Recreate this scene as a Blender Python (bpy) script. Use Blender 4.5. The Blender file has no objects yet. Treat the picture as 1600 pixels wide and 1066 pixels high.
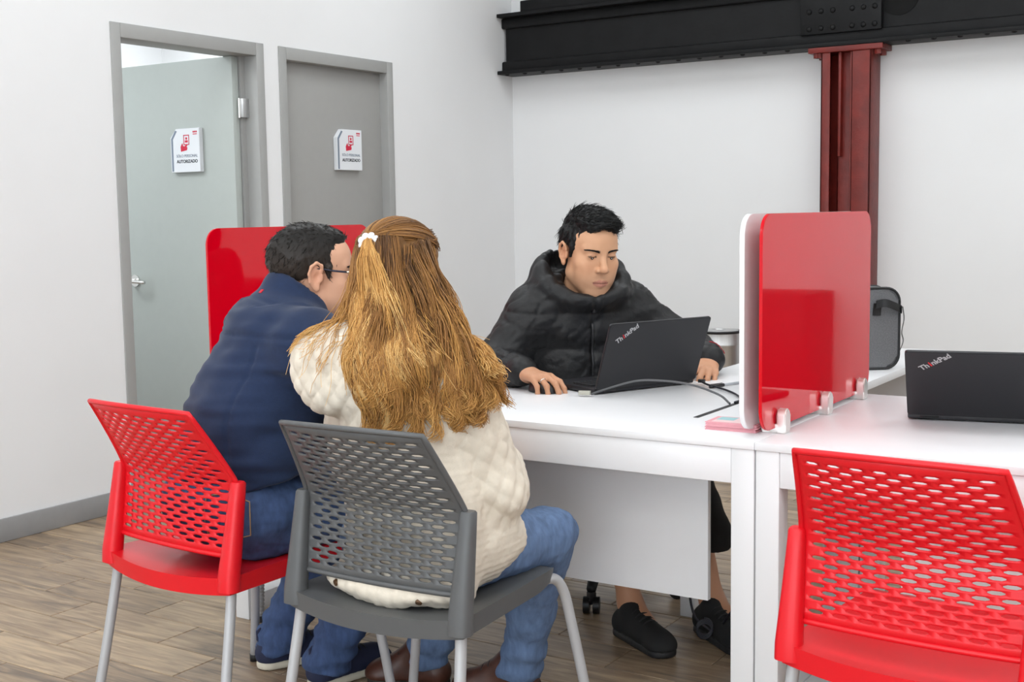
import bpy, bmesh, math, random
import numpy as np
from mathutils import Vector, Matrix
random.seed(7); np.random.seed(7)
PI = math.pi
scene = bpy.context.scene
COL = scene.collection

# ------------------------------------------------------------------ camera
FPX = 1956.0
Yv = np.array([2066 - 800., -(312 - 533.), -FPX]); Yv /= np.linalg.norm(Yv)
Xv = -np.array([-2250 - 800., -(376 - 533.), -FPX]); Xv -= Yv * Xv.dot(Yv); Xv /= np.linalg.norm(Xv)
Zv = np.cross(Xv, Yv)
RC = np.array([Xv, Yv, Zv])
cam_d = bpy.data.cameras.new('camera'); cam = bpy.data.objects.new('camera', cam_d); COL.objects.link(cam)
M = Matrix([list(r) for r in RC]).to_4x4(); M.translation = (0, 0, 1.28)
cam.matrix_world = M
cam_d.sensor_width = 36; cam_d.sensor_fit = 'HORIZONTAL'; cam_d.lens = FPX / 1600 * 36
cam_d.clip_start = 0.05; cam_d.clip_end = 60
scene.camera = cam

# ------------------------------------------------------------------ world, exposure
w = bpy.data.worlds.new('world'); scene.world = w; w.use_nodes = True
w.node_tree.nodes['Background'].inputs[0].default_value = (0.9, 0.94, 1, 1)
w.node_tree.nodes['Background'].inputs[1].default_value = 0.3
scene.view_settings.view_transform = 'Standard'; scene.view_settings.look = 'None'
scene.view_settings.gamma = 1; scene.view_settings.use_curve_mapping = False
scene.view_settings.exposure = 0.0
LAMP_W = 8.9           # watts of each ceiling panel

FILL_W = 118.0          # watts of the unseen fill light added at the front wall
ld = bpy.data.lights.new('front_fill', 'AREA'); ld.shape = 'RECTANGLE'; ld.size = 5.6; ld.size_y = 2.2; ld.energy = FILL_W; ld.color = (.93, .97, 1)
lo = bpy.data.objects.new('front_fill', ld); COL.objects.link(lo); lo.location = (-.4, -3.10, 1.45); lo.rotation_euler = (-PI / 2, 0, 0)

# ------------------------------------------------------------------ helpers
def lin(r, g, b):
    f = lambda c: (c / 255 / 12.92) if c / 255 <= .04045 else ((c / 255 + .055) / 1.055) ** 2.4
    return (f(r), f(g), f(b))

def mat(name, color, rough=.5, metal=0., noise=0., nscale=20., bump=0., bscale=60., ior=1.45, coat=0., attr=None, emit=None, estr=0., sheen=0., objrand=0., stretch=None, spec=None, bdist=.002):
    m = bpy.data.materials.new(name); m.use_nodes = True
    nt = m.node_tree; b = nt.nodes['Principled BSDF']
    b.inputs['Base Color'].default_value = (*color, 1); b.inputs['Roughness'].default_value = rough
    b.inputs['Metallic'].default_value = metal; b.inputs['IOR'].default_value = ior
    if coat: b.inputs['Coat Weight'].default_value = coat; b.inputs['Coat Roughness'].default_value = .08
    if sheen: b.inputs['Sheen Weight'].default_value = sheen; b.inputs['Sheen Roughness'].default_value = .4
    if spec is not None: b.inputs['Specular IOR Level'].default_value = spec
    if emit: b.inputs['Emission Color'].default_value = (*emit, 1); b.inputs['Emission Strength'].default_value = estr
    tc = nt.nodes.new('ShaderNodeTexCoord'); co = tc.outputs['Object']
    if stretch:
        mp = nt.nodes.new('ShaderNodeMapping'); mp.inputs['Scale'].default_value = stretch
        nt.links.new(co, mp.inputs['Vector']); co = mp.outputs[0]
    src = None
    if attr:
        a = nt.nodes.new('ShaderNodeAttribute'); a.attribute_name = attr; src = a.outputs['Color']
    if noise or objrand:
        hv = nt.nodes.new('ShaderNodeHueSaturation')
        if src: nt.links.new(src, hv.inputs['Color'])
        else: hv.inputs['Color'].default_value = (*color, 1)
        n = nt.nodes.new('ShaderNodeTexNoise'); n.inputs['Scale'].default_value = nscale; n.inputs['Detail'].default_value = 5
        nt.links.new(co, n.inputs['Vector'])
        mr = nt.nodes.new('ShaderNodeMapRange'); mr.inputs[1].default_value = .25; mr.inputs[2].default_value = .75
        mr.inputs[3].default_value = 1 - noise; mr.inputs[4].default_value = 1 + noise
        nt.links.new(n.outputs['Fac'], mr.inputs[0]); v = mr.outputs[0]
        nt.links.new(v, hv.inputs['Value']); src = hv.outputs[0]
    if src: nt.links.new(src, b.inputs['Base Color'])
    if bump:
        n2 = nt.nodes.new('ShaderNodeTexNoise'); n2.inputs['Scale'].default_value = bscale; n2.inputs['Detail'].default_value = 3
        nt.links.new(co, n2.inputs['Vector'])
        bp = nt.nodes.new('ShaderNodeBump'); bp.inputs['Strength'].default_value = bump; bp.inputs['Distance'].default_value = bdist
        nt.links.new(n2.outputs['Fac'], bp.inputs['Height']); nt.links.new(bp.outputs[0], b.inputs['Normal'])
    return m

def link(name, me, m=None, parent=None, loc=(0, 0, 0)):
    o = bpy.data.objects.new(name, me); COL.objects.link(o)
    if m is not None: me.materials.append(m)
    o.location = loc
    if parent is not None: o.parent = parent
    return o

def tag(o, label=None, cat=None, group=None, kind=None):
    if label: o['label'] = label
    if cat: o['category'] = cat
    if group: o['group'] = group
    if kind: o['kind'] = kind
    return o

def thing(name, label, cat, loc=(0, 0, 0), rz=0, group=None):
    o = bpy.data.objects.new(name, None); COL.objects.link(o); o.location = loc; o.rotation_euler = (0, 0, rz)
    o.empty_display_size = .1
    return tag(o, label, cat, group)

def pd(name, verts, faces, m=None, parent=None, loc=(0, 0, 0), smooth=False, auto=None):
    me = bpy.data.meshes.new(name); me.from_pydata([tuple(v) for v in verts], [], [tuple(f) for f in faces]); me.validate(); me.update()
    if smooth: me.polygons.foreach_set('use_smooth', [True] * len(me.polygons))
    return link(name, me, m, parent, loc)

def bmo(name, bm, m=None, parent=None, loc=(0, 0, 0), smooth=None):
    bmesh.ops.recalc_face_normals(bm, faces=bm.faces)
    me = bpy.data.meshes.new(name); bm.to_mesh(me); bm.free()
    if smooth is not None:
        me.polygons.foreach_set('use_smooth', [True] * len(me.polygons))
        if smooth < 3: me.set_sharp_from_angle(angle=smooth)
    return link(name, me, m, parent, loc)

def bx(bm, x0, x1, y0, y1, z0, z1, bev=0, seg=2):
    r = bmesh.ops.create_cube(bm, size=1)
    vs = r['verts']
    bmesh.ops.scale(bm, vec=(abs(x1 - x0), abs(y1 - y0), abs(z1 - z0)), verts=vs)
    bmesh.ops.translate(bm, vec=((x0 + x1) / 2, (y0 + y1) / 2, (z0 + z1) / 2), verts=vs)
    if bev:
        es = list({e for v in vs for e in v.link_edges})
        bmesh.ops.bevel(bm, geom=es, offset=bev, segments=seg, affect='EDGES', profile=.5)

def box(name, x0, x1, y0, y1, z0, z1, m, parent=None, bev=0, loc=(0, 0, 0), seg=2):
    bm = bmesh.new(); bx(bm, x0, x1, y0, y1, z0, z1, bev, seg)
    return bmo(name, bm, m, parent, loc, smooth=.6 if bev else None)

def cyl(bm, p, q, r, r2=None, n=20, caps=True):
    p = Vector(p); q = Vector(q); d = q - p; L = d.length
    res = bmesh.ops.create_cone(bm, cap_ends=caps, segments=n, radius1=r, radius2=r if r2 is None else r2, depth=L)
    M = Matrix.Translation((p + q) / 2) @ d.to_track_quat('Z', 'Y').to_matrix().to_4x4()
    bmesh.ops.transform(bm, matrix=M, verts=res['verts'])

def cat_rom(pts, n):
    P = np.array(pts, float); P = np.vstack([2 * P[0] - P[1], P, 2 * P[-1] - P[-2]])
    out = []; K = len(P) - 3
    for i in range(n):
        t = i / (n - 1) * K; k = min(int(t), K - 1); u = t - k
        a, b, c, d = P[k:k + 4]
        out.append(.5 * ((2 * b) + (-a + c) * u + (2 * a - 5 * b + 4 * c - d) * u * u + (-a + 3 * b - 3 * c + d) * u ** 3))
    return np.array(out)

def tube_vf(path, rad, n=10, caps=True, off=0):
    """ring mesh along a path; rad number or list; returns verts, faces"""
    P = np.array(path, float); m = len(P)
    rad = np.full(m, rad) if np.isscalar(rad) else np.array(rad)
    T = np.gradient(P, axis=0); T /= np.linalg.norm(T, axis=1)[:, None] + 1e-12
    ref = np.array([0, 0, 1.]) if abs(T[0][2]) < .9 else np.array([1., 0, 0])
    u = np.cross(T[0], ref); u /= np.linalg.norm(u); V = []
    for i in range(m):
        u = u - T[i] * u.dot(T[i]); u /= np.linalg.norm(u); v = np.cross(T[i], u)
        for k in range(n):
            a = 2 * PI * k / n; V.append(P[i] + rad[i] * (math.cos(a) * u + math.sin(a) * v))
    F = []
    for i in range(m - 1):
        for k in range(n):
            a = i * n + k; b = i * n + (k + 1) % n; F.append((a + off, b + off, b + n + off, a + n + off))
    if caps:
        F.append(tuple(off + k for k in range(n))[::-1]); F.append(tuple(off + (m - 1) * n + k for k in range(n)))
    return V, F

def tube(name, path, rad, m, parent=None, n=10, loc=(0, 0, 0)):
    V, F = tube_vf(path, rad, n)
    return pd(name, V, F, m, parent, loc, smooth=True)

def rrect(w, h, r, n=6):
    """rounded rectangle outline centred at 0 (CCW)"""
    pts = []
    for cx, cy, a0 in ((w / 2 - r, h / 2 - r, 0), (-w / 2 + r, h / 2 - r, PI / 2), (-w / 2 + r, -h / 2 + r, PI), (w / 2 - r, -h / 2 + r, 1.5 * PI)):
        for k in range(n + 1):
            a = a0 + PI / 2 * k / n; pts.append((cx + r * math.cos(a), cy + r * math.sin(a)))
    return pts

def prism(name, outline, fn, t0, t1, m, parent=None, bev=0, loc=(0, 0, 0)):
    """extrude a 2-D outline; fn(u, v, t) -> xyz"""
    bm = bmesh.new(); n = len(outline)
    A = [bm.verts.new(fn(u, v, t0)) for u, v in outline]; B = [bm.verts.new(fn(u, v, t1)) for u, v in outline]
    fa = bm.faces.new(A); fb = bm.faces.new(B)
    for i in range(n): bm.faces.new((A[i], A[(i + 1) % n], B[(i + 1) % n], B[i]))
    if bev: bmesh.ops.bevel(bm, geom=list(fa.edges) + list(fb.edges), offset=bev, segments=2, affect='EDGES')
    return bmo(name, bm, m, parent, loc, smooth=.7)

def text(name, body, size, m, parent, loc, rot, align='CENTER', bold=False, sx=1.0, thick=.0006):
    cu = bpy.data.curves.new(name, 'FONT'); cu.body = body; cu.size = size; cu.align_x = align; cu.align_y = 'CENTER'
    cu.extrude = thick
    if bold: cu.offset = size * .022
    o = bpy.data.objects.new(name, cu); COL.objects.link(o)
    dg = bpy.context.evaluated_depsgraph_get(); me = bpy.data.meshes.new_from_object(o.evaluated_get(dg))
    bpy.data.objects.remove(o); bpy.data.curves.remove(cu)
    me.name = name; me.materials.clear()
    o = link(name, me, m, parent, loc); o.rotation_euler = rot; o.scale = (sx, 1, 1)
    return o

def copy_tree(o, parent=None):
    c = o.copy(); COL.objects.link(c); c.parent = parent
    for ch in list(o.children): copy_tree(ch, c)
    return c

# ------------------------------------------------------------------ materials
M_wall = mat('wall_paint', (.80, .80, .805), .6, noise=.012, nscale=3, bump=.05, bscale=240)
M_ceil = mat('ceiling_paint', (.82, .82, .82), .8)
M_base = mat('skirting_grey', lin(150, 150, 150), .45, noise=.04)
M_frame = mat('door_frame_grey', lin(160, 160, 158), .45, noise=.02)
M_leaf = mat('door_leaf_grey', lin(172, 178, 174), .5, noise=.015)
M_leaf2 = mat('closed_door_grey', lin(158, 157, 154), .5, noise=.015)
M_white = mat('white_laminate', (.77, .77, .785), .32, noise=.01)
M_whitemetal = mat('white_powder_coat', (.72, .72, .73), .4)
M_red = mat('red_plastic', lin(214, 16, 30), .38, bump=.12, bscale=900, noise=.03, bdist=.0005)
M_grey = mat('grey_plastic', lin(84, 85, 86), .42, bump=.12, bscale=900, noise=.03, bdist=.0005)
M_leg = mat('grey_painted_steel', lin(172, 172, 174), .35, metal=.15)
M_blackrub = mat('black_rubber', (.012, .012, .013), .55)
M_acr = mat('red_acrylic', lin(204, 0, 24), .035, ior=1.49, coat=.0)
M_acrw = mat('white_acrylic', (.80, .79, .80), .12, ior=1.49)
M_chrome = mat('chrome', (.78, .77, .75), .18, metal=1)
M_steel = mat('brushed_steel', (.62, .62, .62), .42, metal=1, stretch=(1, 1, .05), noise=.12, nscale=60)
M_beam = mat('black_beam_paint', (.008, .008, .0085), .5, spec=.22, noise=.25, nscale=9, bump=.25, bscale=30, bdist=.004)
M_col = mat('red_oxide_paint', lin(110, 30, 22), .42, noise=.22, nscale=14, bump=.4, bscale=45, bdist=.004)
M_black = mat('black_plastic', (.011, .011, .012), .42)
M_lap = mat('charcoal_laptop', (.016, .016, .019), .42, bump=.05, bscale=900)
M_dark = mat('dark_grey_print', (.03, .032, .036), .6)
M_grout = mat('floor_grout', lin(122, 112, 102), .8)

def wood_mat():
    m = bpy.data.materials.new('wood_look_tile'); m.use_nodes = True; nt = m.node_tree; b = nt.nodes['Principled BSDF']
    N = nt.nodes.new; L = nt.links.new
    tc = N('ShaderNodeTexCoord'); oi = N('ShaderNodeObjectInfo'); geo = N('ShaderNodeNewGeometry')
    off = N('ShaderNodeVectorMath'); off.operation = 'MULTIPLY_ADD'; off.inputs[1].default_value = (17, 31, 0)
    cmb = N('ShaderNodeCombineXYZ')
    add = N('ShaderNodeMath'); add.operation = 'ADD'; L(oi.outputs['Random'], add.inputs[0]); L(geo.outputs['Random Per Island'], add.inputs[1])
    L(add.outputs[0], cmb.inputs[0]); L(add.outputs[0], cmb.inputs[1])
    L(cmb.outputs[0], off.inputs[0]); L(tc.outputs['Object'], off.inputs[2])
    mp = N('ShaderNodeMapping'); mp.inputs['Scale'].default_value = (1.6, 13, 1); L(off.outputs[0], mp.inputs['Vector'])
    n1 = N('ShaderNodeTexNoise'); n1.inputs['Scale'].default_value = 2.2; n1.inputs['Detail'].default_value = 7; n1.inputs['Distortion'].default_value = 1.3
    L(mp.outputs[0], n1.inputs['Vector'])
    mp2 = N('ShaderNodeMapping'); mp2.inputs['Scale'].default_value = (3, 70, 1); L(off.outputs[0], mp2.inputs['Vector'])
    n2 = N('ShaderNodeTexNoise'); n2.inputs['Scale'].default_value = 2.5; n2.inputs['Detail'].default_value = 5; L(mp2.outputs[0], n2.inputs['Vector'])
    mx = N('ShaderNodeMath'); mx.operation = 'MULTIPLY_ADD'; mx.inputs[1].default_value = .35; L(n2.outputs['Fac'], mx.inputs[0]); L(n1.outputs['Fac'], mx.inputs[2])
    ad2 = N('ShaderNodeMath'); ad2.operation = 'MULTIPLY_ADD'; ad2.inputs[1].default_value = .22; L(oi.outputs['Random'], ad2.inputs[0]); L(mx.outputs[0], ad2.inputs[2])
    cr = N('ShaderNodeValToRGB'); e = cr.color_ramp.elements
    e[0].position = .44; e[0].color = (*lin(94, 80, 67), 1); e[1].position = 1.0; e[1].color = (*lin(184, 160, 130), 1)
    for p, c in ((.60, lin(122, 106, 90)), (.76, lin(150, 128, 104)), (.88, lin(164, 143, 118))):
        k = e.new(p); k.color = (*c, 1)
    L(ad2.outputs[0], cr.inputs[0]); L(cr.outputs[0], b.inputs['Base Color'])
    b.inputs['Roughness'].default_value = .34
    bp = N('ShaderNodeBump'); bp.inputs['Strength'].default_value = .15; bp.inputs['Distance'].default_value = .002
    L(n2.outputs['Fac'], bp.inputs['Height']); L(bp.outputs[0], b.inputs['Normal'])
    return m
M_wood = wood_mat()

# ------------------------------------------------------------------ room shell
XL, YB, XR, YF, ZC = -4.365, 6.812, 3.6, -3.2, 3.35
def shell(name, boxes, m):
    bm = bmesh.new()
    for b in boxes: bx(bm, *b)
    return tag(bmo(name, bm, m), kind='structure')
D1, D2 = (3.645, 4.565), (4.672, 5.575)      # outer frame spans along y
FT = 2.11
WT = .14
floor = box('floor', XL - 2.4, XR, YF, YB, -.06, -.003, M_grout); tag(floor, kind='structure')
shell('wall_left', [(XL - WT, XL, YF, D1[0], 0, ZC), (XL - WT, XL, D1[1], D2[0], 0, ZC), (XL - WT, XL, D2[1], YB, 0, ZC),
                    (XL - WT, XL, *D1, FT, ZC), (XL - WT, XL, *D2, FT, ZC)], M_wall)
shell('wall_back', [(XL - WT, XR, YB, YB + .12, 0, ZC)], M_wall)
shell('wall_right', [(XR, XR + .12, YF, YB, 0, ZC)], M_wall)
shell('wall_front', [(XL - WT, XR, YF - .12, YF, 0, ZC)], M_wall)
shell('ceiling', [(XL - WT, XR, YF, YB, ZC, ZC + .1)], M_ceil)
# the room behind the open door
shell('wall_side_room', [(XL - 2.4, XL - 2.3, 2.2, 6.0, 0, ZC), (XL - 2.4, XL - WT, 2.1, 2.2, 0, ZC), (XL - 2.4, XL - WT, 6.0, 6.1, 0, ZC)], M_wall)
shell('ceiling_side_room', [(XL - 2.4, XL - WT, 2.1, 6.1, 2.75, 2.85)], M_ceil)
# unseen window added behind the camera to go with the front fill light
win = bpy.data.objects.new('fill_window_1', None); COL.objects.link(win); win.location = (-.4, YF, 0); tag(win, kind='structure')
M_pane = mat('fill_glow_glass', (.8, .85, .9), .1, emit=(.9, .96, 1), estr=1.2)  # panes glow as part of the added front fill
for k in range(4):
    box('pane', -2.8 + 1.4 * k + .03, -2.8 + 1.4 * (k + 1) - .03, .012, .022, .35, 2.55, M_pane, win)
for k in range(5): box('mullion', -2.8 + 1.4 * k - .03, -2.8 + 1.4 * k + .03, .0, .05, .3, 2.6, M_base, win, .003)
for z in (.3, 2.55): box('rail', -2.77, 2.77, .002, .048, z, z + .05, M_base, win, .003)
def skirt(name, y0, y1):
    bm = bmesh.new(); bx(bm, XL, XL + .012, y0, y1, 0, .095, .004)
    tag(bmo(name, bm, M_base, smooth=.6), kind='structure')
skirt('baseboard_left', YF, D1[0]); skirt('baseboard_left_corner', D2[1], YB)
tag(box('baseboard_left_pier', XL, XL + .012, D1[1], D2[0], 0, .095, M_base, bev=.004), kind='structure')
tag(box('baseboard_back', XL, XR, YB - .012, YB, 0, .095, M_base, bev=.004), kind='structure')

# floor planks: 0.503 x 0.1685, half bond
PL, PW, G = .503, .1685, .0035
pl_me = {}
def plank_mesh(x0, x1, y0, y1):
    k = (round(x1 - x0, 3), round(y1 - y0, 3))
    if k not in pl_me:
        bm = bmesh.new(); a, b = k[0] / 2, k[1] / 2; e = .0016
        top = [bm.verts.new(v) for v in ((-a + e, -b + e, 0), (a - e, -b + e, 0), (a - e, b - e, 0), (-a + e, b - e, 0))]
        lo = [bm.verts.new(v) for v in ((-a, -b, -.0022), (a, -b, -.0022), (a, b, -.0022), (-a, b, -.0022))]
        bm.faces.new(top)
        for i in range(4): bm.faces.new((lo[i], lo[(i + 1) % 4], top[(i + 1) % 4], top[i]))
        me = bpy.data.meshes.new('plank'); bm.to_mesh(me); bm.free(); me.materials.append(M_wood); pl_me[k] = me
    return pl_me[k]
rest_v, rest_f = [], []
for r in range(-32, 28):
    y0 = 2.157 + PW * r; y1 = y0 + PW
    if y1 > YB or y0 < YF: continue
    x = -3.152 + (PL / 2 if r % 2 == 0 else 0) - PL * 6
    while x < XR:
        a, b = max(x, XL if True else x), min(x + PL, XR)
        if b - a > .03:
            xa, xb, ya, yb = a + G / 2, b - G / 2, y0 + G / 2, y1 - G / 2
            if -4.4 < a and b < .25 and 1.45 < y0 < 5.2:
                me = plank_mesh(xa, xb, ya, yb)
                o = bpy.data.objects.new('plank', me); COL.objects.link(o); o.parent = floor
                o.location = ((xa + xb) / 2, (ya + yb) / 2, 0)
            else:
                n = len(rest_v); rest_v += [(xa, ya, 0), (xb, ya, 0), (xb, yb, 0), (xa, yb, 0)]; rest_f.append((n, n + 1, n + 2, n + 3))
        x += PL
tag(pd('far_planks', rest_v, rest_f, M_wood, floor), kind='stuff')

# doors ------------------------------------------------------------
def door_frame(name, span, hinge):
    y0, y1 = span; fw = .052
    root = bpy.data.objects.new(name, None); COL.objects.link(root); root.location = (XL, (y0 + y1) / 2, 0); tag(root, kind='structure')
    c = (y0 + y1) / 2; xb = -WT - .006; xf = .008
    box('jamb', xb, xf, y0 - c, y0 - c + fw, 0, FT, M_frame, root, .003)
    box('jamb', xb, xf, y1 - c - fw, y1 - c, 0, FT, M_frame, root, .003)
    box('lintel', xb, xf, y0 - c + fw, y1 - c - fw, FT - .062, FT, M_frame, root, .003)
    return root, c, y0 - c + fw, y1 - c - fw
d1, c1, a1, b1 = door_frame('door_1', D1, True)
box('stop', -WT - .006, -.075, b1 - .03, b1, 0, FT - .062, M_frame, d1)
d2, c2, a2, b2 = door_frame('door_2', D2, False)
lf2 = box('leaf', -.085, -.045, a2, b2, .008, FT - .062, M_leaf2, d2, .002)
# open leaf swung into the side room, hinged on the far jamb
HX, HY = -.085, b1 - .034
lf1 = box('leaf', -.815 + HX, HX, HY - .042, HY, .01, 2.047, M_leaf, d1, .002)
for z in (.25, 1.05, 1.80):
    h = box('hinge', HX - .002, HX + .034, HY - .008, HY + .033, z - .045, z + .045, M_steel, d1, .001)
    bm = bmesh.new(); cyl(bm, (HX + .010, HY - .011, z - .047), (HX + .010, HY - .011, z + .047), .0062, n=12)
    bmo('hinge_pin', bm, M_chrome, h, smooth=.8)
# lever handle on the open leaf
lx = HX - .745
bm = bmesh.new(); cyl(bm, (lx, HY - .042, .95), (lx, HY - .052, .95), .031, n=28)
hd = bmo('lever_handle', bm, M_chrome, d1, smooth=.8)
tube('lever', cat_rom([(lx, HY - .05, .95), (lx, HY - .095, .95), (lx + .02, HY - .104, .95), (lx + .07, HY - .1, .948), (lx + .118, HY - .092, .944)], 18), .0095, M_chrome, hd, 12)
# signs ------------------------------------------------------------
M_signw = mat('sign_white', (.78, .80, .83), .4)
M_signblue = mat('sign_grey_blue', lin(120, 132, 148), .5)
M_signred = mat('sign_red', lin(205, 30, 62), .5)
M_signtx = mat('sign_text', (.03, .035, .045), .6)
def sign(label, loc, rz):
    # local: x to the right of a reader, -y towards the reader
    t = thing('door_sign', label, 'sign', loc, rz, 'staff only door signs')
    w, h, c, th = .205, .215, .04, .024
    out = [(w / 2, -h / 2), (w / 2, h / 2), (-w / 2 + c, h / 2), (-w / 2, h / 2 - c * 1.1), (-w / 2, -h / 2)]
    prism('plate', out, lambda u, v, s: (u, -s, v), 0, th, M_signw, t, .0015)
    def flat(name, pts, m, e): return prism(name, pts, lambda u, v, s: (u, -s, v), th - .001, th + e, m, t)
    e1 = .012
    flat('grey_band', [(-w / 2 + .006, -h / 2 + .005), (-w / 2 + .018, -h / 2 + .005), (-w / 2 + .018, h / 2 - .052), (-w / 2 + .048, h / 2 - .012), (-w / 2 + .036, h / 2 - .008), (-w / 2 + .006, h / 2 - .048)], M_signblue, .0006)
    # hand holding a badge
    ox, oz = .005, .028
    P = [(-.034, -.03), (.008, -.024), (.012, -.012), (.006, -.006), (.014, .002), (.006, .006), (-.008, -.004), (-.018, -.002), (-.022, .012), (-.028, .006), (-.036, -.006)]
    flat('hand_mark', [(ox + u, oz + v - .004) for u, v in P], M_signred, .0008)
    def ring(x0, x1, z0, z1, k, m):
        bm = bmesh.new()
        for a in ((x0, x1, z0, z0 + k), (x0, x1, z1 - k, z1), (x0, x0 + k, z0, z1), (x1 - k, x1, z0, z1)):
            bx(bm, a[0], a[1], -th - .0009, -th + .001, a[2], a[3])
        bmo('badge_frame', bm, m, t)
    ring(ox - .014, ox + .026, oz - .002, oz + .048, .0045, M_signred)
    bm = bmesh.new(); cyl(bm, (ox + .006, -th + .001, oz + .03), (ox + .006, -th - .0009, oz + .03), .0065, n=14); bx(bm, ox - .004, ox + .016, -th - .0009, -th + .001, oz + .010, oz + .021)
    bmo('badge_figure', bm, M_signred, t)
    text('lettering', 'SÓLO PERSONAL', .0195, M_signblue, t, (.012, -th - .0004, -.028), (PI / 2, 0, 0), sx=1.0)
    text('lettering', 'AUTORIZADO', .0225, M_signtx, t, (.012, -th - .0004, -.055), (PI / 2, 0, 0), bold=True)
    bm = bmesh.new()
    for i in range(3): bx(bm, .058 + i * .0105, .066 + i * .0105, -th - .0009, -th + .001, .085, .093)
    bx(bm, .058, .087, -th - .0009, -th + .001, .076, .080)
    bmo('corner_mark', bm, M_signred, t)
    return t
sign('white staff-only sign with chamfered corner on the open door leaf', (-4.765, c1 + HY - .0425, 1.607), 0)
sign('white staff-only sign with chamfered corner on the closed grey door', (XL - .0445, 5.222, 1.621), PI / 2)

# ceiling lamps (out of frame) --------------------------------------
M_diff = mat('lamp_diffuser', (.9, .9, .9), .5, emit=(.93, .975, 1), estr=2.0)
def lamp(x, y, z, wt, side, label):
    t = thing('ceiling_light', label, 'ceiling light', (x, y, z), 0, 'square ceiling panels')
    s = side / 2
    bm = bmesh.new()
    for a in ((-s, s, -s, -s + .02), (-s, s, s - .02, s), (-s, -s + .02, -s, s), (s - .02, s, -s, s)): bx(bm, *a, -.03, 0)
    bmo('frame', bm, M_whitemetal, t)
    box('diffuser', -s + .02, s - .02, -s + .02, s - .02, -.02, -.012, M_diff, t)
    ld = bpy.data.lights.new('panel_light', 'AREA'); ld.shape = 'SQUARE'; ld.size = side - .06; ld.energy = wt; ld.color = (.91, .97, 1)
    lo = bpy.data.objects.new('panel_light', ld); COL.objects.link(lo); lo.parent = t; lo.location = (0, 0, -.035)
row = ['nearest the beam wall', 'over the desks', 'over the chairs', 'towards the front of the room', 'nearest the front wall']
clm = ['by the doors', 'left of the middle', 'right of the middle', 'by the far right wall']
for j, y in enumerate((5.3, 3.2, 1.0, -.8, -2.4)):
    for i, x in enumerate((-3.3, -1.3, .7, 2.7)):
        lamp(x, y, ZC, LAMP_W, 1.2, f'square white ceiling light panel {row[j]}, {clm[i]}')
lamp(XL - 1.2, 5.2, 2.75, 26, 1.0, 'square white ceiling light panel beyond the open door leaf')
lamp(XL - 1.3, 3.0, 2.75, 30, 1.0, 'square white ceiling light panel on the near side of the open door leaf')

# steel beam and column ---------------------------------------------
BZ0, BZ1, BF = 2.13, 2.50, 6.632
t = thing('steel_beam', 'black riveted steel I-beam along the top of the back wall', 'beam', (XL, YB, BZ0))
L = XR - XL - .01
box('bottom_flange', .005, L, BF - YB, -.004, 0, .022, M_beam, t, .003)
box('top_flange', .005, L, BF - YB, -.004, BZ1 - BZ0 - .022, BZ1 - BZ0, M_beam, t, .003)
box('web', .02, L, 6.715 - YB, -.01, .02, BZ1 - BZ0 - .02, M_beam, t)
bm = bmesh.new(); bx(bm, .0, L, 6.69 - YB, 6.72 - YB, .02, .085, .01); bmo('angle_bar', bm, M_beam, t, smooth=.8)
bm = bmesh.new(); bx(bm, .0, L, 6.69 - YB, 6.72 - YB, BZ1 - BZ0 - .085, BZ1 - BZ0 - .02, .01); bmo('angle_bar', bm, M_beam, t, smooth=.8)
box('cover_channel', .16, L, 6.66 - YB, -.02, BZ1 - BZ0, BZ1 - BZ0 + .07, M_beam, t, .006)
spx = -2.42 - XL
box('splice_plate', spx, spx + .44, 6.675 - YB, 6.72 - YB, .075, .34, M_beam, t, .004)
bm = bmesh.new(); bmesh.ops.create_uvsphere(bm, u_segments=12, v_segments=7, radius=.015)
bmesh.ops.scale(bm, vec=(1, .62, 1), verts=bm.verts)
for f in bm.faces: f.smooth = True
rv = bpy.data.meshes.new('rivet'); bm.to_mesh(rv); bm.free(); rv.materials.append(M_beam)
for zz in (.105, .195, .285):
    for k in (.05, .115, .18, .285, .345, .405): link('rivet', rv, None, t, (spx + k, 6.675 - YB, zz))
for k in range(40):
    o = link('rivet', rv, None, t, (.06 + k * .13, BF - YB + .028, .0)); o.rotation_euler = (PI / 2, 0, 0)
bm = bmesh.new(); cyl(bm, (0, 0, 0), (0, .03, 0), .105, n=40); o = bmo('web_hole_disc', bm, mat('hole_shade_black', (.002, .002, .002), .9), t, (-1.90 - XL, 6.712 - YB, .245)); o['label'] = 'dark round hole in the web, its shade a black disc'  # near-black solid disc paints the shade inside the hole

t = thing('steel_column', 'red oxide painted steel column below the black beam', 'column', (-2.155, YB, 0))
CH = BZ0
def cb(name, *a, bev=.003): return box(name, *a, M_col, t, bev)
cb('flange', -.135, -.125, -.17, -.004, 0, CH - .03); cb('flange', .125, .135, -.17, -.004, 0, CH - .03)
cb('lip', -.135, -.085, -.17, -.16, 0, CH - .03); cb('lip', .035, .135, -.17, -.16, 0, CH - .03)
cb('web', -.128, .128, -.03, -.02, 0, CH - .03)
cb('angle', -.06, .02, -.115, -.105, 0, CH - .03); cb('angle', -.06, -.05, -.115, -.02, 0, CH - .03); cb('angle', .02, .03, -.16, -.02, 0, CH - .03)
cb('stiffener', -.045, -.03, -.155, -.02, 1.55, CH - .03)
cp = cb('cap_plate', -.205, .195, -.178, -.004, CH - .03, CH - .001)
for k in (-.165, -.15, .12, .165):
    for yy in (-.15, -.06):
        bm = bmesh.new(); cyl(bm, (k, yy, CH - .055), (k, yy, CH - .028), .018, n=6); bmo('bolt', bm, M_col, cp)

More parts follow.
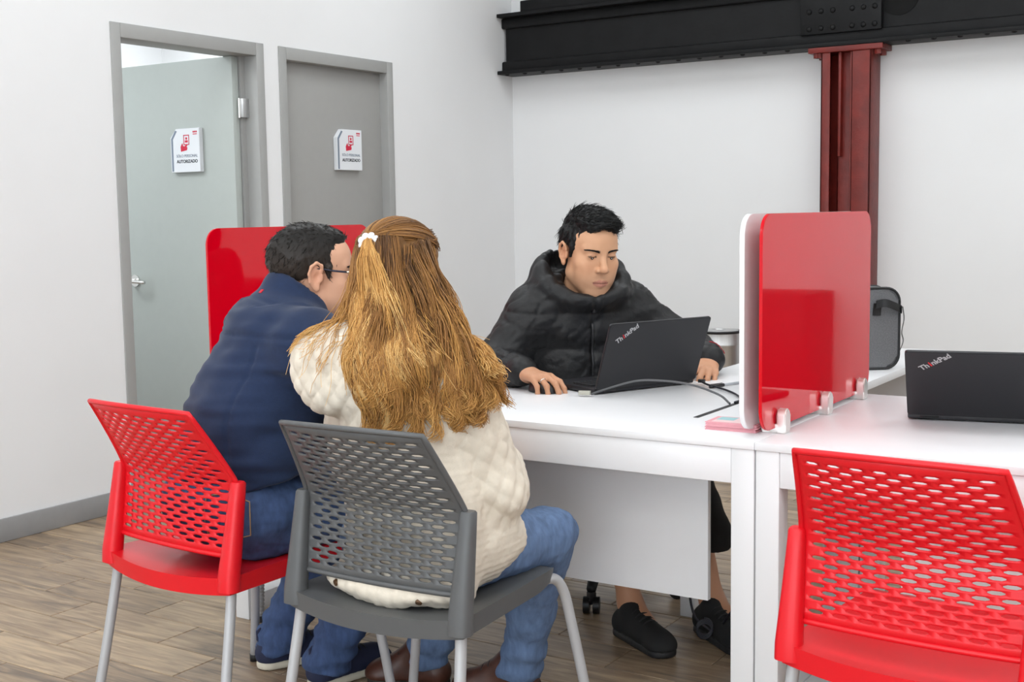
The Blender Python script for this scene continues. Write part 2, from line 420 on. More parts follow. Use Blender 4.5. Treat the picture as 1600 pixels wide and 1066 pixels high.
# desks ---------------------------------------------------------------
DZ = .75
def desk(label, x0, x1, y0, y1, inset=0):
    t = thing('office_desk', label, 'desk', ((x0 + x1) / 2, (y0 + y1) / 2, 0), 0, 'white office desks')
    hx, hy = (x1 - x0) / 2, (y1 - y0) / 2
    box('tabletop', -hx, hx, -hy, hy, DZ - .018, DZ, M_white, t, .0015)
    p = .058
    for s in (-1, 1):
        xa, xb = (-hx + .001, -hx + p) if s < 0 else (hx - p, hx - .001)
        q = inset if s < 0 else 0
        fr = box('front_leg', xa, xb, -hy + .004 + q, -hy + .004 + p + q, 0, DZ - .018, M_whitemetal, t, .003)
        box('rear_leg', xa, xb, hy - .004 - p, hy - .004, 0, DZ - .018, M_whitemetal, t, .003)
        box('floor_runner', xa, xb, -hy + .004 + p + q, hy - .004 - p, .02, .075, M_whitemetal, t, .003)
        box('side_rail', xa, xb, -hy + .004 + p, hy - .004 - p, DZ - .075, DZ - .018, M_whitemetal, t, .003)
    box('front_apron', -hx + p, hx - p, -hy + .006, -hy + .03, .649, DZ - .019, M_white, t, .002)
    box('rear_apron', -hx + p, hx - p, hy - .03, hy - .006, .68, DZ - .019, M_white, t, .002)
    return t
D1X = (-2.87, -1.0615); DY = (2.652, 3.505)
dk = desk('long white desk with modesty panel that the three people sit at', *D1X, *DY, .135)
cx, cy = sum(D1X) / 2, sum(DY) / 2
box('modesty_panel', -2.70 - cx, -1.262 - cx, 2.85 - cy, 2.868 - cy, .294, .725, M_white, dk, .001)
o = box('cable_slot', -1.327 - cx, -1.313 - cx, 2.905 - cy, 3.21 - cy, DZ - .001, DZ + .0012, M_black, dk); o['label'] = 'thin black cable slot in the tabletop'
dk2 = desk('white desk on the right carrying the second laptop', -1.0605, .74, *DY)
cx2 = (-1.0605 + .74) / 2
box('modesty_panel', -.78 - cx2, .6 - cx2, 2.85 - cy, 2.868 - cy, .294, .725, M_white, dk2, .001)
# return table
t = thing('return_table', 'narrow white return table behind the red screen, under the grey bag', 'table', (-1.397, 4.1, 0))
box('tabletop', -.263, .263, -.59, .6, DZ - .025, DZ, M_white, t, .0015)
for sx in (-.255, .205):
    box('leg', sx, sx + .05, .54, .59, 0, DZ - .025, M_whitemetal, t, .003); box('leg', sx, sx + .05, -.585, -.535, 0, DZ - .025, M_whitemetal, t, .003)
box('end_panel', -.2, .2, .55, .566, .3, DZ - .025, M_white, t)

# acrylic screens -------------------------------------------------------
M_clip = mat('satin_chrome', (.80, .79, .76), .30, metal=.85)
def clamp(parent, y, x, side):
    """chrome arch clip: saddle base plus cheek with rounded top"""
    b = box('clamp', x - .03, x + .03, y - .0145, y + .0145, 0, .022, M_clip, parent, .002)
    for s in (-1, 1):
        out = [(-.016, .001), (.016, .001), (.016, .042)] + [(.016 * math.cos(a), .042 + .017 * math.sin(a)) for a in np.linspace(0, PI, 11)[1:-1]] + [(-.016, .042)]
        prism('cheek', out, lambda u, v, q: (q, y + u, v), x + s * .0085, x + s * .031, M_clip, b, .003)
def screen(label, x, y0, y1, z1, m, mw, order):
    cyy = (y0 + y1) / 2
    t = thing('desk_screen', label, 'screen', (x, cyy, DZ), 0, 'red acrylic desk screens')
    h = z1 - DZ - .012; Ln = y1 - y0
    def pl(name, xa, xb, m, par=t, g=0):
        return prism(name, [(u, v + DZ * 0 + h / 2 + .012) for u, v in rrect(Ln - g, h, .048, 8)], lambda u, v, q: (q, u, v), xa, xb, m, par, .0012)
    pl('red_sheet', -.004, .004, m)
    if mw: pl('white_sheet', mw[0], mw[1], M_acrw)
    for k in (.12, .5, .86): clamp(t, -Ln / 2 + Ln * k, 0, 1)
    return t
screen('upright red acrylic screen between the two desks, with chrome clips', -1.068, 2.705, 3.52, 1.267, M_acr, (-.052, -.040), 1)
screen('upright red acrylic screen on the far left desk end behind the bespectacled man', -2.83, 2.69, 3.46, 1.243, M_acr, None, 0)

# chairs ----------------------------------------------------------------
def chair_mesh_parts(shell_m):
    """local: x right, y forward, z up; origin under the seat centre on the floor"""
    parts = []
    # --- seat shell
    nx, ny = 24, 22; V = []; F = []
    def seat_pt(u, v):       # u -1..1, v 0..1 rear to front
        hw = .236 + (.205 - .236) * v
        if v < .12: hw *= 1 - .0 * (1 - v / .12)
        y = -.235 + .475 * v
        z = .452 - .020 * (1 - u * u) * math.sin(min(1, v * 1.15) * PI) - .012 * (1 - u * u) * (1 - v) ** 2
        if v > .86: z -= .030 * ((v - .86) / .14) ** 2
        y -= .02 * (1 - v) ** 6 * (1 - u * u) * 1.6
        # round the plan corners
        if v > .8: hw -= .045 * ((v - .8) / .2) ** 3
        return np.array([u * hw, y, z])
    us = np.linspace(-1, 1, nx + 1); vs = np.linspace(0, 1, ny + 1)
    for v in vs:
        for u in us: V.append(seat_pt(u, v))
    for j in range(ny):
        for i in range(nx):
            a = j * (nx + 1) + i; F.append((a, a + 1, a + nx + 2, a + nx + 1))
    # skirt
    ring = [i for i in range(nx + 1)] + [j * (nx + 1) + nx for j in range(1, ny + 1)] + [ny * (nx + 1) + i for i in range(nx - 1, -1, -1)] + [j * (nx + 1) for j in range(ny - 1, 0, -1)]
    base = len(V)
    for k in ring:
        p = np.array(V[k]); d = .042 if p[1] < .12 else .042 - .020 * (p[1] - .12) / .12
        p2 = p.copy(); p2[2] = p[2] - max(.016, d); p2[0] *= .985; p2[1] += .003 if p[1] < 0 else -.004; V.append(p2)
    n = len(ring)
    for i in range(n): F.append((ring[(i + 1) % n], ring[i], base + i, base + (i + 1) % n))
    base2 = len(V)
    for k in range(n):
        p = np.array(V[base + k]); q = p.copy(); q[0] *= .93; q[1] *= .93; q[2] += .004; V.append(q)
    for i in range(n): F.append((base + (i + 1) % n, base + i, base2 + i, base2 + (i + 1) % n))
    c = len(V); V.append((0, 0, .405))
    for i in range(n): F.append((base2 + (i + 1) % n, base2 + i, c))
    parts.append(('seat', V, F, shell_m, True))
    # --- back: profile y(z), half width w(z)
    def prof(s):             # s 0..1 bottom to top
        z0, zk, z1 = .492, .655, .838
        z = z0 + (z1 - z0) * s
        yk = lambda z: (-.205 + .024 * (z - z0) / (zk - z0)) if z < zk else (-.181 - .112 * ((z - zk) / (z1 - zk)) ** 1.12)
        # soften the knee
        y = (yk(z - .012) + yk(z) + yk(z + .012)) / 3
        hw = .216 if z < zk else .216 - .030 * (z - zk) / (z1 - zk)
        return y, z, hw
    def back_pt(u, s):
        y, z, hw = prof(s)
        return np.array([u * hw, y - .030 * (1 - u * u) * (.45 + .55 * min(1, s * 1.2)), z + (.006 * (1 - u * u) if s > .99 else 0)])
    bm = bmesh.new()
    rows, cols = 25, 8
    u0, s0 = .93, .045
    sv = np.linspace(s0, 1 - s0 * .9, rows + 1); wu = 2 * u0 / cols
    def slot(ua, ub, sa, sb):
        """cell with slotted hole"""
        um, sm = (ua + ub) / 2, (sa + sb) / 2; wh = min(.30 * wu, (ub - ua) * .5 - .012); hh = (sb - sa) * .29
        if ub - ua < wu * .8: wh = (ub - ua) * .5 - .22 * wu * .5
        outer = [(ua + (ub - ua) * k / 4, sa) for k in range(4)] + [(ub, sa)] + [(ub - (ub - ua) * k / 4, sb) for k in range(4)] + [(ua, sb)]
        r = hh * 2.2
        inner = []
        for (a, b) in outer:
            fx = (a - um) / ((ub - ua) / 2); fs = (b - sm) / ((sb - sa) / 2)
            ex = wh * fx; 
            ey = hh * fs * (1 if abs(fx) < .9 else .35)
            inner.append((um + ex, sm + ey))
        vo = [bm.verts.new(back_pt(*q)) for q in outer]; vi = [bm.verts.new(back_pt(*q)) for q in inner]
        m = len(vo)
        for i in range(m):
            j = (i + 1) % m; bm.faces.new((vo[i], vo[j], vi[j], vi[i]))
    def quad(ua, ub, sa, sb, k=4):
        for i in range(k):
            a, b = ua + (ub - ua) * i / k, ua + (ub - ua) * (i + 1) / k
            bm.faces.new([bm.verts.new(back_pt(*q)) for q in ((a, sa), (b, sa), (b, sb), (a, sb))])
    for r in range(rows):
        sa, sb = sv[r], sv[r + 1]
        if r % 2 == 0:
            for c in range(cols): slot(-u0 + c * wu, -u0 + (c + 1) * wu, sa, sb)
        else:
            quad(-u0, -u0 + wu / 2, sa, sb, 2)
            for c in range(cols - 1): slot(-u0 + (c + .5) * wu, -u0 + (c + 1.5) * wu, sa, sb)
            quad(u0 - wu / 2, u0, sa, sb, 2)
        quad(-1, -u0, sa, sb, 1); quad(u0, 1, sa, sb, 1)
    for sa, sb in ((0, sv[0]), (sv[-1], 1)):
        quad(-1, -u0, sa, sb, 1); quad(u0, 1, sa, sb, 1)
        for c in range(cols): quad(-u0 + c * wu, -u0 + (c + 1) * wu, sa, sb, 4)
    bmesh.ops.remove_doubles(bm, verts=bm.verts, dist=.00012)
    bmesh.ops.recalc_face_normals(bm, faces=bm.faces)
    me = bpy.data.meshes.new('backrest'); bm.to_mesh(me); bm.free(); me.polygons.foreach_set('use_smooth', [True] * len(me.polygons))
    parts.append(('backrest', me, None, shell_m, True))
    # rim around the back (raised edge)
    S = np.linspace(0, 1, 22); path = [back_pt(-1, s) for s in S] + [back_pt(u, 1.0) for u in np.linspace(-1, 1, 16)[1:-1]] + [back_pt(1, s) for s in S[::-1]] + [back_pt(u, 0) for u in np.linspace(1, -1, 16)[1:-1]]
    path = np.array(path + path[:1])
    v, f = tube_vf(path, .0062, 8, caps=False); parts.append(('back_rim', v, f, shell_m, True))
    # posts
    for s in (-1, 1):
        bm = bmesh.new()
        lv = [(.418, -.226, .026, .022), (.45, -.224, .026, .022), (.55, -.206, .021, .020), (.62, -.194, .018, .018), (.664, -.187, .0165, .0165), (.668, -.187, .0135, .0135)]
        rings = []
        for z, y, rx, ry in lv:
            rr = [bm.verts.new((s * (.222) + rx * math.copysign(abs(math.cos(a)) ** .7, math.cos(a)), y + ry * math.copysign(abs(math.sin(a)) ** .7, math.sin(a)), z)) for a in np.linspace(0, 2 * PI, 17)[:-1]]
            rings.append(rr)
        for a, b in zip(rings, rings[1:]):
            for i in range(16): bm.faces.new((a[i], a[(i + 1) % 16], b[(i + 1) % 16], b[i]))
        bm.faces.new(rings[0]); bm.faces.new(rings[-1])
        bmesh.ops.recalc_face_normals(bm, faces=bm.faces)
        me = bpy.data.meshes.new('back_post'); bm.to_mesh(me); bm.free(); me.polygons.foreach_set('use_smooth', [True] * len(me.polygons)); me.set_sharp_from_angle(angle=.8)
        parts.append(('back_post', me, None, shell_m, True))
    # legs
    for s in (-1, 1):
        v, f = tube_vf(cat_rom([(s * .214, -.212, .43), (s * .219, -.222, .36), (s * .232, -.26, .16), (s * .243, -.292, .012)], 14), .0125, 14)
        parts.append(('leg', v, f, M_leg, True)); parts.append(('foot_cap', *tube_vf([(s * .242, -.290, .022), (s * .2432, -.2925, .0)], .0138, 14), M_blackrub, True))
        p = cat_rom([(s * .175, .08, .424), (s * .188, .165, .424), (s * .2, .205, .418), (s * .21, .226, .385), (s * .222, .236, .32), (s * .25, .254, .15), (s * .272, .264, .012)], 26)
        v, f = tube_vf(p, .0125, 14); parts.append(('leg', v, f, M_leg, True)); parts.append(('foot_cap', *tube_vf([(s * .2712, .2635, .022), (s * .2732, .2655, .0)], .0138, 14), M_blackrub, True))
    return parts
def make_chair(label, shell_m, loc, rz, proto=None):
    t = thing('visitor_chair', label, 'chair', loc, rz, 'stacking visitor chairs')
    if proto is None:
        for name, a, f, m, sm in chair_mesh_parts(shell_m):
            if f is None: o = link(name, a, m, t)
            else: o = pd(name, a, f, m, t, smooth=sm)
            if name == 'seat': o.data.set_sharp_from_angle(angle=.7)
            if name == 'backrest':
                md = o.modifiers.new('thickness', 'SOLIDIFY'); md.thickness = .004; md.offset = 0
    else:
        for ch in proto.children:
            c = ch.copy(); COL.objects.link(c); c.parent = t
    return t
ch_red = make_chair('red plastic visitor chair with slotted back that the man in navy sits on', M_red, (-2.287, 2.25, 0), math.radians(-4.5))
make_chair('empty red plastic visitor chair at the right desk, cut by the frame', M_red, (-.592, 2.455, 0), math.radians(-2.5), ch_red)
make_chair('dark grey plastic visitor chair with slotted back that the woman sits on', M_grey, (-1.675, 2.255, 0), math.radians(1))
# laptops -----------------------------------------------------------------
M_key = mat('laptop_key', (.02, .02, .022), .5)
M_screen = mat('laptop_screen', (.02, .022, .03), .15, emit=(.7, .8, 1), estr=.4)
M_logo = mat('laptop_logo_silver', (.55, .55, .56), .35, metal=.6)
M_logor = mat('laptop_logo_red', (.75, .02, .03), .4)
def laptop(label, A, ang, Ln, dep, lidh, tilt):
    """origin at the left end of the hinge seen from behind; local x along hinge, +y away from the keyboard"""
    t = thing('laptop', label, 'laptop', (A[0], A[1], DZ), ang, 'open black laptops')
    box('base', 0, Ln, .004, dep, .003, .018, M_lap, t, .004)
    kb = box('keyboard', .02, Ln - .02, .05, dep - .105, .018, .0195, M_black, t)
    bm = bmesh.new(); kw = (Ln - .05) / 14
    for r in range(5):
        for c in range(14):
            bx(bm, .025 + c * kw, .025 + (c + .86) * kw, .054 + r * .0178, .054 + r * .0178 + .0152, .019, .0212)
    tag(bmo('keys', bm, M_key, kb), kind='stuff')
    box('trackpad', Ln / 2 - .05, Ln / 2 + .05, dep - .085, dep - .025, .018, .0186, M_key, t, 0)
    # lid (leans to -y) : build in lid plane u along hinge, v up
    ca, sa = math.cos(tilt), math.sin(tilt)
    fn = lambda u, v, q: (u, -v * sa + q * ca, .016 + v * ca + q * sa)
    ld = prism('lid', [(u + Ln / 2, v + lidh / 2) for u, v in rrect(Ln, lidh, .008, 4)], fn, -.004, .004, M_lap, t, .0012)
    prism('display', [(u + Ln / 2, v + lidh / 2 + .006) for u, v in rrect(Ln - .022, lidh - .034, .002, 2)], fn, .0036, .0044, M_screen, ld)
    for hx in (.03, Ln - .075):
        bm = bmesh.new(); cyl(bm, (hx, .003, .014), (hx + .045, .003, .014), .007, n=12); bmo('hinge', bm, M_black, t, smooth=.8)
    # slanted maker mark in the top corner of the lid (outer face looks to -y)
    a = math.radians(36); sz = .0215
    def put(body, off, m):
        u0, v0 = .034 + off * math.cos(a), lidh - .058 + off * math.sin(a)
        o = text('maker_mark', body, sz, m, ld, fn(u0, v0, -.0042), (0, 0, 0), align='LEFT', bold=True, thick=.0003)
        X = Vector((math.cos(a), -math.sin(a) * sa, math.sin(a) * ca)); Yy = Vector((-math.sin(a), -math.cos(a) * sa, math.cos(a) * ca)); Z = X.cross(Yy)
        Rm = Matrix((X, Yy, Z)).transposed(); o.rotation_euler = Rm.to_euler(); return o
    put('Th', 0, M_logo); put('i', .0262, M_logor); put('nkPad', .0318, M_logo)
    for fx, fy in ((.03, .03), (Ln - .03, .03), (.03, dep - .03), (Ln - .03, dep - .03)):
        bm = bmesh.new(); cyl(bm, (fx, fy, .0005), (fx, fy, .004), .007, n=10); bmo('rubber_foot', bm, M_blackrub, t)
    return t
laptop('open black laptop in front of the man in the puffer jacket', (-1.736, 3.127), math.atan2(.347, .153), .379, .235, .208, math.atan2(.072, .194))
laptop('open black laptop on the right desk, cut by the frame', (-.845, 3.119), math.atan2(.054, .263), .36, .235, .228, math.atan2(.150, .176))

# mouse
def lathe(bm, prof, n=32, c=(0, 0)):
    rings = []
    for r, z in prof: rings.append([bm.verts.new((c[0] + r * math.cos(2 * PI * k / n), c[1] + r * math.sin(2 * PI * k / n), z)) for k in range(n)])
    for a, b in zip(rings, rings[1:]):
        for i in range(n): bm.faces.new((a[i], a[(i + 1) % n], b[(i + 1) % n], b[i]))
    bm.faces.new(rings[0]); bm.faces.new(rings[-1])
t = thing('computer_mouse', 'black computer mouse under the hand beside the open laptop', 'mouse', (-1.905, 3.113, DZ), math.atan2(-.37, .93) - PI / 2)
V, F = [], []
nu, nv = 20, 12
for j in range(nv + 1):
    for i in range(nu):
        a = 2 * PI * i / nu; ph = PI / 2 * j / nv
        rr = math.cos(ph) ** .55 if j < nv else 0
        x = .031 * rr * math.cos(a) * (1 - .12 * (1 if math.sin(a) > 0 else 0) * math.sin(a)); y = .056 * rr * math.sin(a)
        z = .002 + .034 * math.sin(ph) ** .9 * (1 - .25 * (y / .056 if y > 0 else 0))
        V.append((x, y, z))
for j in range(nv):
    for i in range(nu):
        a = j * nu + i; b = j * nu + (i + 1) % nu; F.append((a, b, b + nu, a + nu))
F.append(tuple(range(nu))[::-1])
pd('shell', V, F, M_black, t, smooth=True)
bm = bmesh.new(); cyl(bm, (-.004, .03, .026), (.004, .03, .026), .009, n=16); bmo('scroll_wheel', bm, M_key, t, smooth=.8)

# stack of leaflets
M_pink = mat('pink_paper_edge', lin(222, 156, 164), .6, noise=.06, nscale=300, stretch=(1, 1, 4))
M_paper = mat('leaflet_print', lin(232, 200, 200), .5)
M_teal = mat('leaflet_teal', lin(150, 196, 200), .5)
lv = random.Random(3)
lc = (-1.166, 2.806)
for k in range(8):
    dx, dy, a = lv.uniform(-.003, .003), lv.uniform(-.003, .003), lv.uniform(-.03, .03)
    lb = 'topmost pink leaflet of the small stack by the red screen' if k == 7 else 'pink leaflet in the small stack by the red screen, below the top one'
    t = thing('leaflet', lb, 'leaflet', (lc[0] + dx, lc[1] + dy, DZ + k * .0024), a + .04, 'stacked pink leaflets')
    if k < 7: t['group'] = 'pink leaflets below the top one'
    box('sheet', -.064, .064, -.045, .045, 0, .0021, M_pink, t)
    if k == 7:
        box('print', -.052, .052, -.034, .038, .0018, .0023, M_paper, t); box('picture', -.05, -.006, -.005, .036, .002, .0025, M_teal, t)

# pen
pa, pb = np.array([-1.50, 3.405, DZ + .0052]), np.array([-1.452, 3.548, DZ + .0052])
t = thing('pen', 'thin pen with black cap lying beside the open laptop', 'pen', tuple(pa), 0)
d = pb - pa
tube('barrel', [(0, 0, 0), tuple(d)], .004, mat('pen_barrel', (.45, .47, .5), .3), t, 12)
tube('cap', [tuple(-.02 * d), tuple(.38 * d)], .0051, M_black, t, 12); tube('clip', [tuple(.0 * d + np.array([0, 0, .0064])), tuple(.34 * d + np.array([0, 0, .0064]))], .001, M_black, t, 6)

# cables on the desk
M_cable = mat('black_cable', (.014, .014, .02), .45); M_gcable = mat('grey_cable', (.10, .10, .105), .5)
base = np.array([-1.74, 3.09, DZ])
t = thing('network_cable', 'dark network cable arching from clear plug over the laptop back to the desk slot', 'cable', tuple(base))
pts = np.array([(-1.733, 3.10, .757), (-1.70, 3.10, .770), (-1.60, 3.10, .802), (-1.53, 3.11, .808), (-1.44, 3.13, .800), (-1.36, 3.14, .776), (-1.322, 3.13, .7545)]) - base
tube('lead', cat_rom(pts, 50), .0031, M_gcable, t, 10)
pg = box('plug', -.030, .004, -.007, .007, -.006, .006, mat('clear_plug', (.5, .49, .42), .2), t, .001, loc=(0, .008, .0105)); pg.rotation_euler = (0, 0, .25)
base = np.array([-1.56, 3.46, DZ])
t = thing('power_cable', 'black power cable running from laptop side to the desk slot', 'cable', tuple(base))
pts = np.array([(-1.56, 3.47, .760), (-1.52, 3.43, .757), (-1.44, 3.37, .755), (-1.37, 3.29, .755), (-1.322, 3.205, .755), (-1.321, 3.16, .7545)]) - base
tube('lead', cat_rom(pts, 40), .0031, M_cable, t, 10)
box('connector', -.008, .012, -.006, .006, -.004, .006, M_black, t, .001, loc=(0, .01, .01))

# grey bag on the return table
M_felt = mat('grey_felt', lin(104, 104, 106), .9, noise=.25, nscale=260, bump=.3, bscale=500)
ba = math.atan2(.60, .80)
t = thing('carry_bag', 'grey felt carry bag with black trim standing behind the red screen', 'bag', (-1.300, 3.955, DZ + .0045), ba)
W2, HB = .205, .262
fn = lambda u, v, q: (u, q, v)      # local x along the face, -y is the outer face
out = [(u, v + HB / 2) for u, v in rrect(W2 * 2, HB, .045, 7)]
prism('body', out, fn, .0, .115, M_felt, t, .01)
for q, nm in ((-.0, 'front_trim'), (.115, 'rear_trim')):
    pth = [fn(u, v, q) for u, v in out]; tube(nm, pth + pth[:2], .0042, M_black, t, 8)
box('flap', -W2 + .01, -.02, -.012, .004, HB - .07, HB - .004, M_black, t, .004)
def band(name, pts, w, th, wd):
    P = cat_rom(pts, 22); V = []; F = []
    for p in P:
        for s, q in ((-1, 0), (1, 0), (1, 1), (-1, 1)): V.append(p + np.array(wd) * s * w / 2 + np.array([0, -th * q, 0]))
    for i in range(len(P) - 1):
        for k in range(4): F.append((i * 4 + k, i * 4 + (k + 1) % 4, i * 4 + 4 + (k + 1) % 4, i * 4 + 4 + k))
    F += [(0, 1, 2, 3), tuple(len(V) - 4 + k for k in range(4))]
    return pd(name, V, F, M_black, t, smooth=False)
band('handle_patch', [(.128, -.002, HB - .088), (.128, -.004, HB - .07), (.129, -.009, HB - .048)], .026, .004, (1, 0, 0))
band('handle', [(.122, -.012, HB - .052), (.145, -.030, HB - .046), (.175, -.030, HB - .056), (.207, -.012, HB - .070)], .026, .004, (0, 0, 1))
band('handle', [(.2095, -.012, HB - .060), (.218, -.004, HB - .10), (.215, .006, HB - .145), (.222, .010, HB - .175), (.209, .014, HB - .215)], .022, .004, (.45, .9, 0))

# stainless bin at the back wall
t = thing('waste_bin', 'stainless steel cylinder bin with black rim by the back wall', 'bin', (-2.80, 6.47, 0))
bm = bmesh.new(); lathe(bm, [(.112, 0), (.112, .02), (.115, .022), (.115, .52), (.1165, .523), (.1165, .533), (.115, .536), (.115, .592)], 40); bmo('body', bm, M_steel, t, smooth=.7)
bm = bmesh.new(); lathe(bm, [(.108, .592), (.122, .592), (.125, .596), (.125, .602), (.121, .605), (.108, .604)], 40); bmo('rim', bm, M_blackrub, t, smooth=.9)
bm = bmesh.new(); lathe(bm, [(.108, .598), (.109, .606), (.08, .610), (.04, .611), (.036, .600)], 40); bmo('lid_plate', bm, M_steel, t, smooth=.7)

# power box, cables and hose under the desks
t = thing('power_box', 'grey power box with red switch under the long desk', 'power box', (-1.21, 3.02, .59))
box('housing', -.07, .07, -.03, .03, 0, .055, mat('power_box_grey', (.12, .12, .125), .5), t, .004); box('switch', .02, .045, -.034, -.028, .018, .04, mat('switch_red', (.6, .02, .03), .4), t, .001)
box('bracket', -.06, .06, -.02, .02, .055, .1415, M_whitemetal, t)
for lab, pts, coil in (('black cable hanging behind the modesty panel with a coiled end near the floor', [(-1.19, 3.02, .60), (-1.165, 3.05, .52), (-1.19, 3.10, .42), (-1.24, 3.18, .30), (-1.33, 3.22, .18), (-1.40, 3.27, .09)], True),):
    t = thing('loose_cable', lab, 'cable', (-1.40, 3.27, 0))
    P = np.array(pts) - np.array([-1.40, 3.27, 0]); tube('lead', cat_rom(P, 30), .004, M_cable, t, 8)
    sp = [(.012 + .022 * math.cos(a) * .84 - .07, .022 * math.cos(a) * .54, .055 + .024 * math.sin(a) + .0008 * a) for a in np.linspace(0, 6.5 * PI, 70)]
    tube('coil', sp, .0036, M_cable, t, 8)
    tube('tail', cat_rom([sp[0], (-.085, -.01, .10), (-.10, -.02, .2), (-.10, -.03, .3)], 14), .0036, M_cable, t, 8)
M_hose = mat('grey_conduit', lin(150, 150, 152), .5, metal=.2)
t = thing('conduit_hose', 'grey corrugated conduit hose curling beside the far left desk leg', 'hose', (-2.775, 2.80, 0))
P = cat_rom([(-.07, .03, .24), (-.035, .01, .26), (0, -.005, .235), (.016, -.01, .16), (.01, -.005, .09), (.0, .0, .012)], 90)
rad = [.0135 + .0026 * math.sin(k * 2.1) for k in range(90)]
tube('hose', P, rad, M_hose, t, 12)
bm = bmesh.new(); cyl(bm, (0, 0, 0), (0, 0, .02), .018, n=16); bmo('end_fitting', bm, M_blackrub, t)
bm = bmesh.new(); lathe(bm, [(.045, .0), (.047, .004), (.045, .012), (.0, .013)], 28, c=(.05, .03)); bmo('floor_plate', bm, M_hose, t, smooth=.8)
t = thing('chrome_pipe', 'short upright chrome pipe with collars beside the conduit hose', 'pipe', (-2.655, 2.90, 0))
bm = bmesh.new(); lathe(bm, [(.012, 0), (.012, .12), (.02, .125), (.024, .16), (.03, .165), (.03, .20), (.022, .205), (.022, .23), (.027, .232), (.027, .26), (.022, .262), (.022, .30), (.026, .302), (.026, .33), (.022, .334), (.022, .45)], 24); bmo('tube', bm, M_chrome, t, smooth=.7)

# office chair behind the long desk (mostly hidden)
OC = (-2.02, 3.66)
t = thing('office_chair', 'black swivel office chair under the man in the puffer jacket', 'chair', (*OC, 0), math.radians(-30))
for k in range(5):
    a = 2 * PI * k / 5 + .62
    e = (.285 * math.cos(a), .285 * math.sin(a))
    st = tube('star_leg', [(.03 * math.cos(a), .03 * math.sin(a), .10), (e[0] * .6, e[1] * .6, .092), (e[0], e[1], .078)], [.024, .02, .016], M_black, t, 10)
    for s in (-1, 1):
        bm = bmesh.new(); px, py = -math.sin(a) * .014 * s, math.cos(a) * .014 * s
        q = (-math.sin(a) * s * .012, math.cos(a) * s * .012)
        cyl(bm, (e[0] + px * .4, e[1] + py * .4, .027), (e[0] + px + q[0], e[1] + py + q[1], .027), .027, n=18); bmo('caster_wheel', bm, M_black, st, smooth=.8)
    box('caster_fork', e[0] - .012, e[0] + .012, e[1] - .012, e[1] + .012, .03, .07, M_black, st, .003)
bm = bmesh.new(); cyl(bm, (0, 0, .08), (0, 0, .40), .026, n=18); bmo('gas_lift', bm, M_black, t, smooth=.8)
box('seat', -.23, .23, -.23, .23, .385, .44, mat('black_fabric', (.012, .012, .013), .9), t, .03, seg=3)
box('back_bar', -.03, .03, -.26, -.235, .36, .52, M_black, t, .005)
bk = box('backrest', -.19, .19, -.275, -.24, .50, .70, bpy.data.materials['black_fabric'], t, .015, seg=3)

# dark cabinet added out of frame to give the red screen its dark reflection
t = thing('reflection_cabinet', 'dark low two-door cabinet added beyond the frame for the reflection in the red screen', 'cabinet', (.63, 6.58, 0))
M_cab = mat('dark_cabinet', (.02, .02, .022), .5)
box('body', -.5, .5, -.2, .22, .05, .82, M_cab, t, .004); box('plinth', -.47, .47, -.17, .2, 0, .05, M_black, t)
for s in (-1, 1):
    dd = box('door', s * .25 - .245, s * .25 + .245, -.22, -.2, .06, .81, M_cab, t, .003); box('handle', s * .04 - .006, s * .04 + .006, -.245, -.22, .45, .6, M_chrome, dd, .002)
# ======================================================================= people
# ---- signed distance modelling
A3 = lambda *p: np.array(p, np.float32)
def rc(a, b, ra, rb):
    a, b = A3(*a), A3(*b); ab = b - a; L2 = float(ab.dot(ab)) + 1e-12
    def f(P):
        t = np.clip((P - a) @ ab / L2, 0, 1)
        return np.linalg.norm(P - a - t[:, None] * ab, axis=1) - (ra + (rb - ra) * t)
    return f
def ell(c, r, R=None):
    c, r = A3(*c), A3(*r)
    def f(P):
        q = P - c
        if R is not None: q = q @ R.astype(np.float32)
        k0 = np.linalg.norm(q / r, axis=1); k1 = np.linalg.norm(q / (r * r), axis=1) + 1e-9
        return k0 * (k0 - 1) / k1
    return f
def plane(c, n):
    c, n = A3(*c), A3(*n); n = n / np.linalg.norm(n)
    return lambda P: (P - c) @ n          # negative behind the normal
def flat(prim, c, g, s):
    c, g = A3(*c), A3(*g); g = g / np.linalg.norm(g)
    def f(P):
        t = (P - c) @ g
        return prim(P + ((1 / s - 1) * t)[:, None] * g) * (s * .5 + .5)
    return f
def smin(a, b, k):
    if k <= 0: return np.minimum(a, b)
    h = np.clip(.5 + .5 * (b - a) / k, 0, 1); return b + (a - b) * h - k * h * (1 - h)
class Sdf:
    def __init__(s): s.ops = []
    def add(s, p, k=.02): s.ops.append((0, p, k)); return s
    def sub(s, p, k=.01): s.ops.append((1, p, k)); return s
    def cut(s, p, k=0): s.ops.append((2, p, k)); return s       # intersect
    def loc(s, sub, c, rad, R, k=.02):
        s.ops.append((3, (sub, A3(*c), rad, None if R is None else R.astype(np.float32)), k)); return s
    def __call__(s, P):
        P = P.astype(np.float32); d = np.full(len(P), 9., np.float32)
        for typ, p, k in s.ops:
            if typ == 0: d = smin(d, p(P), k)
            elif typ == 1: d = -smin(-d, p(P), k)
            elif typ == 2: d = -smin(-d, -p(P), k)
            else:
                sub, c, rad, R = p; q = P - c; near = np.linalg.norm(q, axis=1)
                e = near - rad * .6; m = near < rad
                if m.any():
                    qq = q[m]; e[m] = sub(qq @ R if R is not None else qq)
                d = smin(d, e, k) if k > 0 else np.minimum(d, e)
        return d
def axis(lo, hi, h, fine=()):
    xs = [lo]
    while xs[-1] < hi:
        x = xs[-1]; st = h
        for a, b, q in fine:
            if a - h * .5 <= x <= b: st = min(st, q)
        xs.append(x + st)
    return np.array(xs, np.float32)
